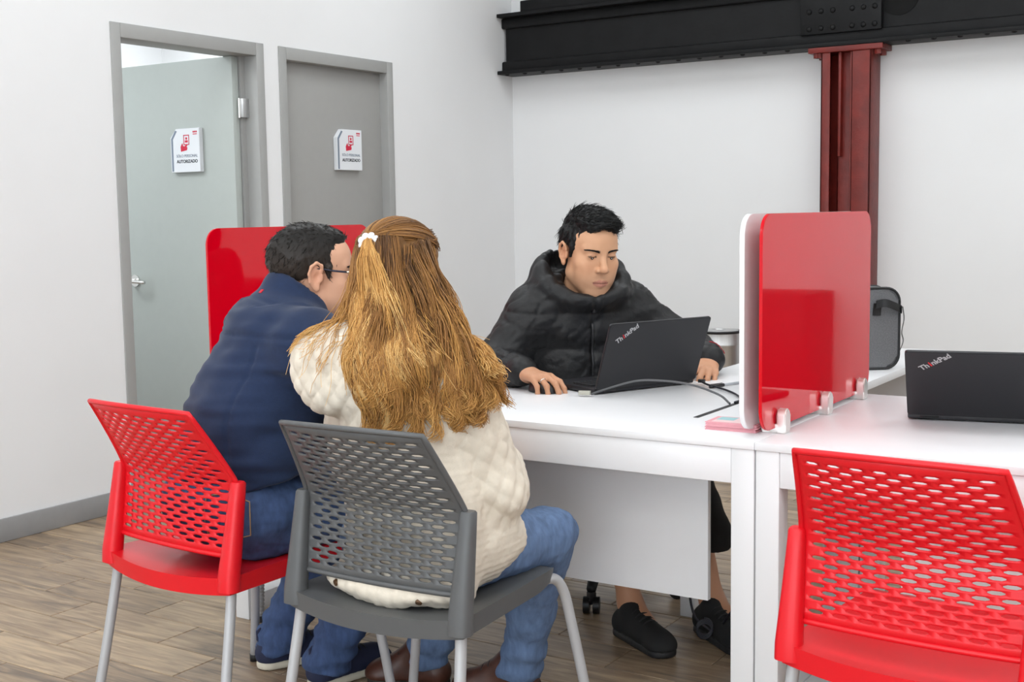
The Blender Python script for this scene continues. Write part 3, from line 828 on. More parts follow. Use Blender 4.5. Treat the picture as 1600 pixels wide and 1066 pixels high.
def nets(sdf, ax):
    """surface nets on a rectilinear grid, evaluated only near the surface"""
    xs, ys, zs = ax; n = [len(a) for a in ax]; B = 6
    D = np.empty(n, np.float32); msk = np.zeros(n, bool)
    bi = [np.arange(0, m, B) for m in n]
    cen = [np.array([(a[i] + a[min(i + B, len(a) - 1)]) / 2 for i in b]) for a, b in zip(ax, bi)]
    hal = [np.array([(a[min(i + B, len(a) - 1)] - a[i]) / 2 for i in b]) for a, b in zip(ax, bi)]
    G = np.stack(np.meshgrid(*cen, indexing='ij'), -1).reshape(-1, 3); Hh = np.stack(np.meshgrid(*hal, indexing='ij'), -1).reshape(-1, 3)
    dc = sdf(G); keep = np.abs(dc) < np.linalg.norm(Hh, axis=1) * 1.7 + .012
    sh = tuple(len(b) for b in bi); keep = keep.reshape(sh); dc = dc.reshape(sh)
    up = lambda a: np.repeat(np.repeat(np.repeat(a, B, 0), B, 1), B, 2)[:n[0], :n[1], :n[2]]
    msk = up(keep); D[:] = up(dc)
    # include a one sample border of kept blocks
    i, j, k = np.nonzero(msk); P = np.stack([xs[i], ys[j], zs[k]], 1)
    out = np.empty(len(P), np.float32)
    for a in range(0, len(P), 400000): out[a:a + 400000] = sdf(P[a:a + 400000])
    D[i, j, k] = out
    D[0] = D[-1] = 1; D[:, 0] = D[:, -1] = 1; D[:, :, 0] = D[:, :, -1] = 1
    ins = D < 0; c = np.zeros([m - 1 for m in n], np.int8)
    for a in (0, 1):
        for b in (0, 1):
            for e in (0, 1): c += ins[a:n[0] - 1 + a, b:n[1] - 1 + b, e:n[2] - 1 + e]
    act = (c > 0) & (c < 8); ci, cj, ck = np.nonzero(act); nv = len(ci)
    idx = np.full(act.shape, -1, np.int32); idx[ci, cj, ck] = np.arange(nv)
    acc = np.zeros((nv, 3), np.float64); cnt = np.zeros(nv)
    cr = [(a, b, e) for a in (0, 1) for b in (0, 1) for e in (0, 1)]
    for p in cr:
        for axn in range(3):
            if p[axn]: continue
            q = list(p); q[axn] = 1
            d0 = D[ci + p[0], cj + p[1], ck + p[2]]; d1 = D[ci + q[0], cj + q[1], ck + q[2]]
            m = (d0 < 0) != (d1 < 0); t = np.where(m, d0 / np.where(d0 == d1, 1, d0 - d1), 0)
            p0 = np.stack([xs[ci + p[0]], ys[cj + p[1]], zs[ck + p[2]]], 1); p1 = np.stack([xs[ci + q[0]], ys[cj + q[1]], zs[ck + q[2]]], 1)
            acc += np.where(m[:, None], p0 + (p1 - p0) * t[:, None], 0); cnt += m
    V = acc / cnt[:, None]
    F = []
    def quads(axn):
        s0 = [slice(None)] * 3; s1 = [slice(None)] * 3; s0[axn] = slice(0, -1); s1[axn] = slice(1, None)
        a, b = ins[tuple(s0)], ins[tuple(s1)]; e = np.stack(np.nonzero(a != b), 1)
        o = [x for x in range(3) if x != axn]
        e = e[(e[:, o[0]] > 0) & (e[:, o[1]] > 0) & (e[:, o[0]] < n[o[0]] - 1) & (e[:, o[1]] < n[o[1]] - 1)]
        def at(du, dv):
            q = e.copy(); q[:, o[0]] += du; q[:, o[1]] += dv; return idx[q[:, 0], q[:, 1], q[:, 2]]
        Q = np.stack([at(-1, -1), at(0, -1), at(0, 0), at(-1, 0)], 1)
        fl = a[e[:, 0], e[:, 1], e[:, 2]]
        if axn == 1: fl = ~fl
        Q[~fl] = Q[~fl][:, ::-1]; return Q[(Q >= 0).all(1)]
    return V, np.vstack([quads(0), quads(1), quads(2)])
def vnormals(V, F):
    a = np.cross(V[F[:, 2]] - V[F[:, 0]], V[F[:, 3]] - V[F[:, 1]]); N = np.zeros_like(V)
    for k in range(4):
        for d in range(3): N[:, d] += np.bincount(F[:, k], a[:, d], len(V))
    return N / (np.linalg.norm(N, axis=1)[:, None] + 1e-12)
def lap(V, F, it=1, w=.5):
    for _ in range(it):
        S = np.zeros_like(V); c = np.zeros(len(V))
        for a, b in ((0, 1), (1, 2), (2, 3), (3, 0)):
            for d in range(3): S[:, d] += np.bincount(F[:, a], V[F[:, b], d], len(V)) + np.bincount(F[:, b], V[F[:, a], d], len(V))
            c += np.bincount(F[:, a], minlength=len(V)) + np.bincount(F[:, b], minlength=len(V))
        V = V * (1 - w) + w * S / np.maximum(c, 1)[:, None]
    return V
def quick_mesh(name, V, F, m, parent, origin, col=None, smooth=True):
    V = np.asarray(V, np.float64) - np.asarray(origin); me = bpy.data.meshes.new(name); k = F.shape[1]
    me.vertices.add(len(V)); me.vertices.foreach_set('co', V.astype(np.float32).ravel())
    me.loops.add(F.size); me.loops.foreach_set('vertex_index', F.astype(np.int32).ravel())
    me.polygons.add(len(F)); me.polygons.foreach_set('loop_start', np.arange(0, F.size, k, dtype=np.int32))
    try: me.polygons.foreach_set('loop_total', np.full(len(F), k, np.int32))
    except Exception: pass
    me.polygons.foreach_set('use_smooth', np.full(len(F), smooth))
    me.update(calc_edges=True); me.validate()
    if col is not None:
        at = me.attributes.new('Col', 'FLOAT_COLOR', 'POINT'); c4 = np.ones((len(V), 4), np.float32); c4[:, :3] = col; at.data.foreach_set('color', c4.ravel())
    return link(name, me, m, parent, (0, 0, 0) if parent is not None else tuple(origin))
def bbox_axes(lo, hi, h, fx=(), fy=(), fz=()): return [axis(lo[0], hi[0], h, fx), axis(lo[1], hi[1], h, fy), axis(lo[2], hi[2], h, fz)]
def vn(P, s, seed=0):
    """smooth noise: sum of rotated sines, about -1..1"""
    r = np.random.RandomState(seed); o = np.zeros(len(P))
    for k in range(7):
        d = r.normal(size=3); d /= np.linalg.norm(d); o += np.sin(P @ d * s * (0.7 + .25 * k) + r.uniform(0, 6.28) + 1.3 * np.sin(P @ r.normal(size=3) * s * .4))
    return o / 3.2
def bone_uv(P, a, b):
    a, b = np.array(a, float), np.array(b, float); ax = b - a; L = np.linalg.norm(ax); ax /= L
    t = (P - a) @ ax; q = P - a - t[:, None] * ax
    ref = np.array([0, 0, 1.]) if abs(ax[2]) < .8 else np.array([0, 1., 0]); u = np.cross(ax, ref); u /= np.linalg.norm(u); v = np.cross(ax, u)
    r = np.linalg.norm(q, axis=1); return t, np.arctan2(q @ v, q @ u), r, L
SK = ('skin')
def skin_mat(name): return mat(name, (.5, .3, .2), .48, attr='Col', bump=.06, bscale=500, spec=.4)

def head_sdf(female=False, full=1.0):
    S = Sdf()
    S.add(ell((0, -.012, .035), (.0745, .098, .082)), 0)
    S.add(ell((0, .022, -.035), (.061, .066, .084)), .03)
    S.add(ell((0, .040, .045), (.057, .047, .045)), .02)
    for s in (-1, 1):
        S.add(rc((s * .049, .002, -.062), (s * .021, .066, -.104), .019 * full, .016), .03)
        S.add(ell((s * .046, .055, -.020), (.020, .018, .016)), .024)
        S.add(ell((s * .036, .056, -.054), (.022 * full, .020, .030)), .03)
    S.add(ell((0, .074, -.107), (.021, .016, .017)), .018)
    S.add(ell((0, .072, -.071), (.030, .020, .024)), .02)
    for s in (-1, 1): S.add(rc((s * .044, .066, .025), (s * .014, .0785, .0235), .0095, .0105), .014)
    for s in (-1, 1): S.sub(ell((s * .0315, .094, .007), (.0175, .0125, .0105)), .012)
    S.add(rc((0, .0795, .018), (0, .1035, -.024), .0075, .0108), .011)
    S.add(ell((0, .1065, -.029), (.0118, .0115, .0105)), .006)
    for s in (-1, 1): S.add(ell((s * .0135, .0935, -.0335), (.0082, .0105, .0078)), .006)
    for s in (-1, 1): S.sub(ell((s * .0068, .1035, -.0415), (.0038, .0055, .003)), .003)
    for s in (-1, 1):
        S.add(ell((s * .0315, .0715, .0045), (.0150, .0142, .0128)), .004)
        S.sub(ell((s * .0315, .0880, -.0010), (.0134, .0070, .0052)), .002)
    for s in (-1, 1):
        S.add(rc((s * .0235, .0845, -.0700), (0, .0940, -.0665), .0030, .0050), .006)
        S.add(rc((s * .0205, .0845, -.0745), (0, .0920, -.0780), .0034, .0062), .006)
    for s in (-1, 1): S.sub(rc((0, .1000, -.0718), (s * .0245, .0890, -.0722), .0016, .0014), .0022)
    for s in (-1, 1):      # ears
        e = Sdf(); X = lambda o: s * (.0745 + o)
        e.add(ell((X(.004), -.010, -.006), (.0055, .0165, .0285)), .004)
        pts = [(.006, .006, .008), (.011, .003, .022), (.013, -.010, .028), (.0145, -.022, .018), (.0125, -.026, .000), (.010, -.021, -.018), (.007, -.010, -.030)]
        for p, q in zip(pts, pts[1:]): e.add(rc((X(p[0]), p[1], p[2]), (X(q[0]), q[1], q[2]), .0040, .0038), .003)
        e.add(ell((X(.006), -.004, -.033), (.005, .0078, .0085)), .006)
        e.add(rc((X(.003), .006, -.002), (X(.004), .006, -.014), .0045, .004), .005)
        e.sub(ell((X(.0110), -.0060, -.006), (.0078, .0085, .0135)), .003)
        S.add(e, .006)
    S.add(rc((0, -.022, -.07), (0, -.050, -.19), .051 * full, .057 * full), .03)
    return S
def face_col(q, base, lips, stub=.0, brow=None):
    """colour by head-local position"""
    c = np.tile(np.array(base), (len(q), 1)); x, y, z = q.T
    g = lambda cx, cy, cz, r: np.exp(-(((np.abs(x) - cx) / r[0]) ** 2 + ((y - cy) / r[1]) ** 2 + ((z - cz) / r[2]) ** 2))
    def mix(w, col):
        nonlocal c; w = np.clip(w, 0, 1)[:, None]; c = c * (1 - w) + np.array(col) * w
    mix(.35 * g(.042, .06, -.03, (.022, .04, .022)), (base[0] * 1.02, base[1] * .78, base[2] * .72))
    mix(.35 * g(0, .108, -.03, (.014, .02, .014)), (base[0] * 1.02, base[1] * .8, base[2] * .75))
    mix(.5 * g(.078, -.01, -.005, (.016, .04, .04)), (base[0] * 1.0, base[1] * .76, base[2] * .7))
    mix(.45 * g(.0315, .085, .004, (.02, .02, .010)), (base[0] * .72, base[1] * .62, base[2] * .58))
    if stub:
        w = np.clip((-.048 - z) / .02, 0, 1) * np.clip((y + .0) / .03, 0, 1); w *= 1 - .6 * g(.04, .06, -.055, (.014, .04, .012)); mix(stub * w, (base[0] * .5, base[1] * .5, base[2] * .55))
        mix(stub * .9 * g(0, .094, -.055, (.022, .03, .0065)), (base[0] * .4, base[1] * .4, base[2] * .45))
    inl = (np.abs(z + .0725 + .0 * x) < .0105 * np.sqrt(np.clip(1 - (x / .0255) ** 2, 0, 1))) & (y > .075); mix(inl * .75, lips)
    mix(((np.abs(z + .0719) < .0016) & (np.abs(x) < .0245) & (y > .08)) * .8, (lips[0] * .35, lips[1] * .3, lips[2] * .3))
    # lash line along the lid slit
    mix(((np.abs(z - .0046) < .0020) & (np.abs(np.abs(x) - .0315) < .0135) & (y > .075)) * .85, (.03, .02, .015))
    return c
def hand_sdf(S, wrist, f, n, side, curl, spread=.12, thumb_out=.55, thumb_curl=.5, k=.006):
    """wrist point, f along the fingers, n out of the back of the hand, side=+1 when the thumb is on f x n side"""
    f = np.array(f, float); f /= np.linalg.norm(f); n = np.array(n, float); n -= f * n.dot(f); n /= np.linalg.norm(n)
    t = np.cross(f, n) * side; w = np.array(wrist, float)         # t points to the thumb
    kn = []
    for i, (lt, fw) in enumerate(((.030, .088), (.010, .093), (-.010, .089), (-.029, .080))):
        p = w + f * fw + t * lt + n * (.004 - .0035 * abs(i - 1.2)); kn.append(p)
        S.add(rc(w + f * .012 + t * lt * .55, p, .0150, .0108), .012)
    S.add(rc(w + t * .012 + f * .02 - n * .006, w + t * .026 + f * .05 - n * .010, .016, .013), .012)
    S.add(rc(w - f * .05, w + f * .015, .027, .024), .02)
    Ls = ((.040, .024, .021), (.045, .028, .022), (.041, .026, .021), (.032, .020, .019)); rs = (.0088, .009, .0085, .0076)
    for i in range(4):
        a = np.radians(curl[i]); d0 = f + t * spread * (1.5 - i) / 1.5 * .8; d0 /= np.linalg.norm(d0)
        p = kn[i]; ang = 0; sg = None
        for j in range(3):
            ang += a[j]; d = d0 * math.cos(ang) - n * math.sin(ang); q = p + d * Ls[i][j]
            r0, r1 = rs[i] * (1.12 - .1 * j), rs[i] * (1.02 - .12 * j)
            S.add(rc(p, q, r0, r1), .004 if j else .007); p = q
    p = w + t * .030 + f * .030 - n * .008; d = f * (1 - thumb_out) + t * thumb_out - n * .25; d /= np.linalg.norm(d)
    for j, (Lq, r0, r1) in enumerate(((.034, .0125, .0105), (.030, .0105, .0098), (.026, .0098, .0078))):
        q = p + d * Lq; S.add(rc(p, q, r0, r1), .008 if j == 0 else .004); p = q
        d = d + (f * .7 - t * .35 - n * .15) * thumb_curl; d /= np.linalg.norm(d)
def basis(fwd, pitch=0, roll=0):
    """columns: right, forward, up"""
    f = np.array([fwd[0], fwd[1], 0.]); f /= np.linalg.norm(f); u = np.array([0, 0, 1.]); r = np.cross(f, u)
    f2 = f * math.cos(pitch) + u * math.sin(pitch); u2 = np.cross(r, f2)
    r2 = r * math.cos(roll) + u2 * math.sin(roll); u3 = np.cross(r2, f2)
    return np.stack([r2, f2, u3], 1)
# ---- strands
def strands(paths, r0, r1, name, m, parent, origin, cols=None, sides=3, r_mid=None):
    """paths (n, k, 3) -> one mesh of thin tapered tubes; cols (n, k, 3)"""
    P = np.asarray(paths, np.float64); n, k, _ = P.shape
    T = np.gradient(P, axis=1); T /= np.linalg.norm(T, axis=2)[..., None] + 1e-9
    ref = np.random.normal(size=(n, 1, 3)); U = np.cross(T, ref); U /= np.linalg.norm(U, axis=2)[..., None] + 1e-9; W = np.cross(T, U)
    t = np.linspace(0, 1, k); rad = r0 + (r1 - r0) * t ** 2
    V = np.stack([P + rad[None, :, None] * (math.cos(2 * PI * s / sides) * U + math.sin(2 * PI * s / sides) * W) for s in range(sides)], 2).reshape(-1, 3)
    base = (np.arange(n)[:, None] * k + np.arange(k - 1)[None, :]) * sides
    F = np.concatenate([np.stack([base + s, base + (s + 1) % sides, base + sides + (s + 1) % sides, base + sides + s], -1).reshape(-1, 4) for s in range(sides)])
    C = None if cols is None else np.repeat(np.asarray(cols).reshape(-1, 3), sides, axis=0)
    return quick_mesh(name, V, F, m, parent, origin, C)
def hair_tufts(V, N, Hc, R, flow, n, L, lift, seed, r0=.0011, k=6, mask=None):
    r = np.random.RandomState(seed); q = (V - Hc) @ R; ok = np.nonzero(mask(q) if mask else np.ones(len(V), bool))[0]
    pick = r.choice(ok, n); P0 = V[pick] - N[pick] * .002; Q = q[pick]
    fl = flow(Q) @ R.T; fl -= N[pick] * (fl * N[pick]).sum(1)[:, None]; fl /= np.linalg.norm(fl, axis=1)[:, None] + 1e-9
    fl += r.normal(size=fl.shape) * .22; Ls = L * r.uniform(.6, 1.25, n); t = np.linspace(0, 1, k)
    lf = lift * r.uniform(.4, 1.3, n)
    return P0[:, None] + fl[:, None] * (Ls[:, None] * t)[..., None] + N[pick][:, None] * (lf[:, None] * np.sin(t * 2.4))[..., None]
def shoe(name, parent, origin, heel, d, Ln, mu, ms, label, hi=.085, wd=.045, ankle=True):
    d = np.array([d[0], d[1], 0.]); d /= np.linalg.norm(d); h = np.array([heel[0], heel[1], 0.])
    z = lambda p, q: p + np.array([0, 0, q]); l = np.array([-d[1], d[0], 0])
    S = Sdf(); S.add(rc(z(h + d * .035, .05), z(h + d * .07, hi), .036, .036), 0); S.add(rc(z(h + d * .035, .035), z(h + d * (Ln - .05), .03), .036, wd - .006), .03)
    S.add(rc(z(h + d * .09, hi - .015), z(h + d * (Ln - .07), .042), .034, .030), .03); S.add(ell(z(h + d * (Ln - .045), .03), (.045, .045, .03)), .02)
    S.cut(plane((0, 0, .020), (0, 0, -1)))
    if not ankle: pass
    lo = h - .1; hi3 = h + d * Ln + .1; mn = np.minimum(h, h + d * Ln) - .07; mx = np.maximum(h, h + d * Ln) + .07
    V, F = nets(S, bbox_axes((mn[0], mn[1], -.03), (mx[0], mx[1], .17), .006)); V = lap(V, F, 1, .4)
    up = quick_mesh(name, V, F, mu, parent, origin); up['label'] = label
    S = Sdf(); S.add(rc(z(h + d * .036, .012), z(h + d * (Ln - .048), .012), .040, wd), 0); S.cut(plane((0, 0, .024), (0, 0, 1))); S.cut(plane((0, 0, .001), (0, 0, -1)))
    V, F = nets(S, bbox_axes((mn[0], mn[1], -.03), (mx[0], mx[1], .06), .006)); quick_mesh('sole', V, F, ms, up, (0, 0, 0) if False else origin)
    # laces
    for k in range(4):
        q = .112 + .020 * k; c = h + d * q; t_ = (q - .09) / (Ln - .16); zc = (hi - .015) + (.057 - hi) * t_ + .0045; r_ = .034 - .004 * t_
        tube('lace', [tuple(z(c - l * .024, zc + (r_ ** 2 - .024 ** 2) ** .5) - origin), tuple(z(c - l * .012, zc + r_ * .94) - origin), tuple(z(c, zc + r_) - origin), tuple(z(c + l * .012, zc + r_ * .94) - origin), tuple(z(c + l * .024, zc + (r_ ** 2 - .024 ** 2) ** .5) - origin)], .0026, M_blackrub, up, 6)
    hb_ = h + d * .008
    tube('pull_tab', [tuple(z(hb_ + d * .008, hi - .005) - origin), tuple(z(hb_ - d * .006, hi + .012) - origin), tuple(z(hb_ - d * .006, hi + .034) - origin), tuple(z(hb_ + d * .004, hi + .040) - origin)], .006, mu, up, 8)
    return up
# ---- materials for people
M_skin = skin_mat('skin')
M_hair = mat('hair', (.01, .01, .01), .42, attr='Col', spec=.28)
M_eye = mat('eye_white', (.72, .70, .68), .12); M_iris = mat('iris_dark', (.02, .012, .008), .1)
M_puff = mat('black_puffer_nylon', (.0095, .0095, .0105), .46, spec=.4, bump=.55, bscale=28, bdist=.006)
M_fleece = mat('navy_fleece', lin(27, 42, 71), .95, noise=.10, nscale=120, bump=.35, bscale=700, sheen=.15)
M_denim = mat('blue_denim', lin(60, 80, 118), .9, noise=.28, nscale=70, bump=.3, bscale=900, stretch=(1, 1, .35))
M_denim2 = mat('mid_blue_denim', lin(92, 114, 148), .9, noise=.25, nscale=70, bump=.3, bscale=900, stretch=(1, 1, .35))
M_cream = mat('cream_quilt', lin(216, 206, 190), .85, noise=.05, nscale=60, bump=.25, bscale=400)
M_blackcloth = mat('black_cloth', (.012, .012, .013), .85)
M_bootbrown = mat('brown_leather', lin(74, 44, 34), .4, noise=.25, nscale=40)
M_shoeblack = mat('black_knit_shoe', (.012, .012, .0125), .8); M_soleblack = mat('black_sole', (.014, .014, .015), .6)
M_shoenavy = mat('navy_shoe', lin(34, 40, 66), .8); M_solecream = mat('cream_sole', lin(205, 198, 180), .6)
M_soledark = mat('dark_sole', (.03, .025, .02), .7)
M_stitch = mat('tan_stitch', lin(170, 140, 100), .7)

def person_root(label, origin, V, F, col):
    o = quick_mesh('person', V, F, M_skin, None, origin, col); return tag(o, label, 'person', 'people at the desk')
def eyes(parent, origin, Hc, R):
    for s in (-1, 1):
        bm = bmesh.new(); bmesh.ops.create_uvsphere(bm, u_segments=16, v_segments=10, radius=.0124)
        bmesh.ops.translate(bm, vec=(s * .0315, .0713, .0042), verts=bm.verts)
        bmesh.ops.transform(bm, matrix=Matrix([list(r) for r in R]).to_4x4(), verts=bm.verts); bmesh.ops.translate(bm, vec=tuple(Hc - origin), verts=bm.verts)
        e = bmo('eyeball', bm, M_eye, parent, smooth=3.2)
        c = Hc + R @ np.array([s * .0315, .0713, .0042]) - origin; d = R @ np.array([.0, .93, -.28]); d /= np.linalg.norm(d)
        bm = bmesh.new(); cyl(bm, tuple(c + d * .0108), tuple(c + d * .0128), .0058, .0048, n=16); bmo('iris', bm, M_iris, e)
def brows(parent, origin, Hc, R, sdf, col, seed=1):
    r = np.random.RandomState(seed); n = 320; t = r.uniform(0, 1, n); sg = np.where(np.arange(n) % 2, 1., -1.)
    x = sg * (.013 + .036 * t); z = .0205 + .0040 * np.sin(t * 2.0) + r.uniform(-.0030, .0030, n) * (1.1 - .6 * t); y = np.full(n, .095)
    for _ in range(12): y -= sdf(np.stack([x, y, z], 1)) * .8          # march back to the skin
    p = np.stack([x, y + .0004, z], 1); d = np.stack([sg * .008, -.002 - .004 * t, .0025 - .004 * t], 1)
    P = Hc + np.stack([p, p + d * .5 + np.array([0, .0012, 0]), p + d], 1) @ R.T
    strands(P, .00075, .0003, 'eyebrows', M_hair, parent, origin, np.full(P.shape, col))

# =================================================== 1. man in black puffer
def person_puffer():
    org = np.array([-2.05, 3.56, 0.]); Hc = np.array([-1.930, 3.449, 1.150]); R = basis((.82, -.57), -.21, .03)
    HS = 1.06
    fw = np.array([.83, -.56, 0]); lf = np.array([.56, .83, 0])
    RS, LS = (-2.085, 3.355, .955), (-1.905, 3.655, .955)
    RE, RW = (-2.15, 3.235, .80), (-1.985, 3.142, .798)
    LE, LW = (-1.735, 3.81, .80), (-1.622, 3.67, .792)
    hs = head_sdf()
    hsc = lambda P: hs(P / HS) * HS
    S = Sdf()
    S.add(rc((-2.06, 3.56, .50), (-2.02, 3.51, .80), .13, .14), .05); S.add(rc(RS, LS, .07, .07), .08)
    S.add(rc((-2.0, 3.50, .92), (-1.965, 3.47, 1.03), .08, .056), .04)
    for a, b, c in ((RS, RE, RW), (LS, LE, LW)): S.add(rc(a, b, .048, .04), .03); S.add(rc(b, c, .038, .027), .02)
    K = {'r': ((-2.12, 3.50, .50), (-1.79, 3.27, .50), (-1.70, 3.27, .10)), 'l': ((-2.0, 3.63, .50), (-1.63, 3.48, .50), (-1.50, 3.42, .10))}
    for h, k, a in K.values():
        S.add(rc(h, k, .075, .055), .05); S.add(rc(k, a, .05, .034), .03); S.add(rc(a, (a[0] + .1, a[1] - .06, .05), .034, .03), .03)
    S.loc(hsc, Hc, .24, R, .02)
    h1, h2 = Sdf(), Sdf()
    hand_sdf(h1, (0, 0, 0), (.93, -.36, -.05), (.0, .0, 1), -1, ((14, 30, 22), (20, 36, 26), (30, 40, 30), (36, 42, 30)), .16, .5, .35)
    hand_sdf(h2, (0, 0, 0), (.30, -.92, -.16), (.25, .10, 1), 1, ((22, 26, 20), (24, 30, 22), (26, 32, 24), (28, 32, 22)), .18, .5, .35)
    S.loc(h1, RW, .24, None, .012); S.loc(h2, LW, .24, None, .012)
    ax = bbox_axes((-2.36, 3.05, -.02), (-1.34, 4.0, 1.36), .011, ((-2.03, -1.80, .0032), (-1.66, -1.50, .0036)), ((3.03, 3.18, .0036), (3.33, 3.60, .0030), (3.60, 3.68, .0045)), ((.735, .82, .0034), (1.0, 1.30, .0030)))
    V, F = nets(S, ax)
    q = (V - Hc) @ R / HS; near = np.linalg.norm(q, axis=1) < .2
    base = np.array(lin(205, 156, 122)); col = np.tile(base, (len(V), 1)); col[near] = face_col(q[near], base, lin(176, 112, 98), .28)
    hz = V[:, 2] < .86; col[hz] = np.array(lin(198, 146, 114))
    root = person_root('man in a black puffer jacket working at the laptop behind the desk', org, V, F, col)
    eyes(root, org, Hc, R * HS)
    brows(root, org, Hc, R * HS, hs, (.010, .008, .007))
    # jacket
    J = Sdf()
    J.add(flat(rc((-2.07, 3.57, .50), (-2.035, 3.525, .74), .205, .20), (-2.05, 3.55, .6), fw, .78), 0)
    J.add(flat(rc((-2.035, 3.525, .70), (-2.0, 3.505, .90), .215, .185), (-2.02, 3.52, .8), fw, .78), .06)
    J.add(rc(RS, LS, .080, .080), .07); J.add(rc((-2.06, 3.44, 1.0), (-1.95, 3.58, 1.0), .075, .075), .06)
    J.add(rc(RS, RE, .084, .074), .04); J.add(rc(RE, (RW[0] - .012, RW[1] + .005, RW[2] + .006), .074, .047), .03)
    J.add(rc(LS, LE, .084, .07), .04); J.add(rc(LE, (LW[0] - .004, LW[1] + .012, LW[2] + .010), .068, .050), .03)
    J.cut(plane((RW[0] - .004, RW[1], RW[2]), (.93, -.36, 0)), .01) if False else None
    # hood: thick bowl around the neck and the back of the head
    Hd = Sdf(); hc = np.array([-1.985, 3.475, 1.075]); HR = basis((.84, -.54), -.12)
    Hd.add(ell((0, .010, -.02), (.165, .150, .135)), 0)
    Hd.sub(ell((0, .022, .035), (.108, .118, .135)), .02)
    Hd.cut(plane((0, 0, .056), (.10, .68, 1)), .032)
    J.loc(Hd, hc, .3, HR, .03)
    J.sub(rc((-1.965, 3.46, 1.02), (-1.93, 3.44, 1.2), .062, .09), .012)
    J.cut(plane((0, 0, .44), (0, 0, -1)), .02)
    V, F = nets(J, bbox_axes((-2.42, 3.02, .40), (-1.5, 4.05, 1.27), .0066)); V = lap(V, F, 1, .5); N = vnormals(V, F)
    # puffer baffles and creases
    tt, an, r, L = bone_uv(V, RS, RE); inR = (r < .105) & (tt > .0) & (V[:, 1] < 3.36)
    z = V[:, 2] + .012 * vn(V, 9, 3)
    ridge = np.abs(np.sin(PI * (z - .46) / .125)) ** .28
    d = .009 * (ridge - .75)
    d += .0030 * vn(V * np.array([1, 1, 1.6]), 26, 5) - .0035 * np.clip(1 - 3.5 * np.abs(vn(V * np.array([1.0, 1.0, 1.9]), 24, 6)), 0, 1) - .0025 * np.clip(1 - 3.5 * np.abs(vn(V * np.array([1.2, 1.2, 1.6]), 38, 16)), 0, 1)
    hq = (V - hc) @ HR; hood = (hq[:, 2] > -.02)
    a = np.arctan2(hq[:, 0], hq[:, 1]); d = np.where(hood, .0028 * np.sin(a * 17 + 3 * vn(V, 20, 8)) + .002 * vn(V, 70, 9), d)
    cuff = (np.linalg.norm(V - np.array(RW), axis=1) < .06) | (np.linalg.norm(V - np.array(LW), axis=1) < .055); d[cuff] *= .25
    # centre zip groove
    cp = np.array([-1.87, 3.40, .9]); lat = (V - np.array([-2.02, 3.50, 0])) @ (lf * .995 + fw * .05); front = ((V - np.array([-2.02, 3.50, 0])) @ fw) > .06
    d -= front * (V[:, 2] < 1.02) * .008 * np.exp(-(lat / .010) ** 2)
    V = V + N * d[:, None]
    jk = quick_mesh('puffer_jacket', V, F, M_puff, root, org)
    # zip, pull tab
    zp = []
    for zz in np.linspace(.755, 1.0, 26):
        m = (np.abs(V[:, 2] - zz) < .008) & front & (np.abs(lat) < .012)
        if m.any(): zp.append(V[m].mean(0) + fw * .0015)
    if len(zp) > 4:
        zp = np.array(zp); zp = (zp + np.roll(zp, 1, 0) + np.roll(zp, -1, 0)) / 3; zp = zp[1:-1]
        tube('zip', zp - org, .0042, mat('zip_black', (.02, .02, .022), .3), jk, 8)
        box('zip_pull', -.004, .004, -.004, .004, -.016, .012, mat('zip_pull_grey', (.06, .06, .065), .3, metal=.6), jk, .001, loc=tuple(zp[-1] + fw * .006 - org - np.array([0, 0, .012])))
    # red embroidered mark on the cuff
    cm = np.array(LW) + np.array([-.004, .012, .010]); pts = []
    rd = mat('embroidery_red', lin(170, 40, 52), .7)
    tgt = np.array([-1.604, 3.70, .845])
    for k in range(9):
        u = (k - 4) / 4.; p0 = tgt + np.array([.84, .54, 0]) * u * .024 + np.array([0, 0, -.010 * u * u - .006 * u])
        j = np.argmin(np.linalg.norm(V - p0, axis=1)); c = V[j] + N[j] * .001 - org
        sw = box('embroidered_letter', -.0024, .0024, -.0012, .0012, -.0055, .0055, rd, jk, 0, loc=tuple(c)); sw.rotation_euler = Vector(tuple(N[j])).to_track_quat('-Y', 'Z').to_euler()
    # hair
    H = Sdf(); H.add(ell((0, -.020, .040), (.0800, .102, .086)), 0); H.add(ell((-.004, .046, .094), (.056, .042, .026)), .025); H.add(ell((0, .0, .098), (.062, .078, .034)), .02)
    H.sub(ell((0, .108, .006), (.0715, .076, .086)), .008)
    H.sub(ell((0, .05, -.105), (.12, .085, .090)), .012); H.cut(plane((0, 0, -.05), (0, -.25, -1)), .01)
    for s in (-1, 1): H.sub(ell((s * .074, .062, .030), (.026, .030, .036)), .004)
    for s in (-1, 1): H.sub(ell((s * .09, -.010, -.008), (.032, .026, .038)), .005); H.add(rc((s * .071, .022, .02), (s * .0705, .016, -.010), .007, .004), .012)
    Hw = Sdf(); Hw.loc(lambda P: H(P / HS) * HS, Hc, .2, R, 0)
    V, F = nets(Hw, bbox_axes(Hc - .16, Hc + .17, .0042)); N = vnormals(V, F); V += N * (.0022 * vn(V * np.array([1, 1, .5]), 160, 2) + .0015 * vn(V, 330, 4))[:, None]
    hr = quick_mesh('hair', V, F, M_hair, root, org, np.full((len(V), 3), .0065))
    flow = lambda q: np.stack([-.75 + q[:, 0] * 3 + .2 * np.sin(q[:, 1] * 60), .55 + 0 * q[:, 0] - 1.3 * (q[:, 2] < .06), .1 - 1.5 * (q[:, 2] < .075)], 1)
    P = hair_tufts(V, N, Hc, R, flow, 2600, .024, .0035, 3, .0011, mask=lambda q: ((q[:, 2] > .035) | (q[:, 1] < -.045)) & ~((np.abs(q[:, 0]) > .050) & (q[:, 1] > .02) & (q[:, 2] < .085)))
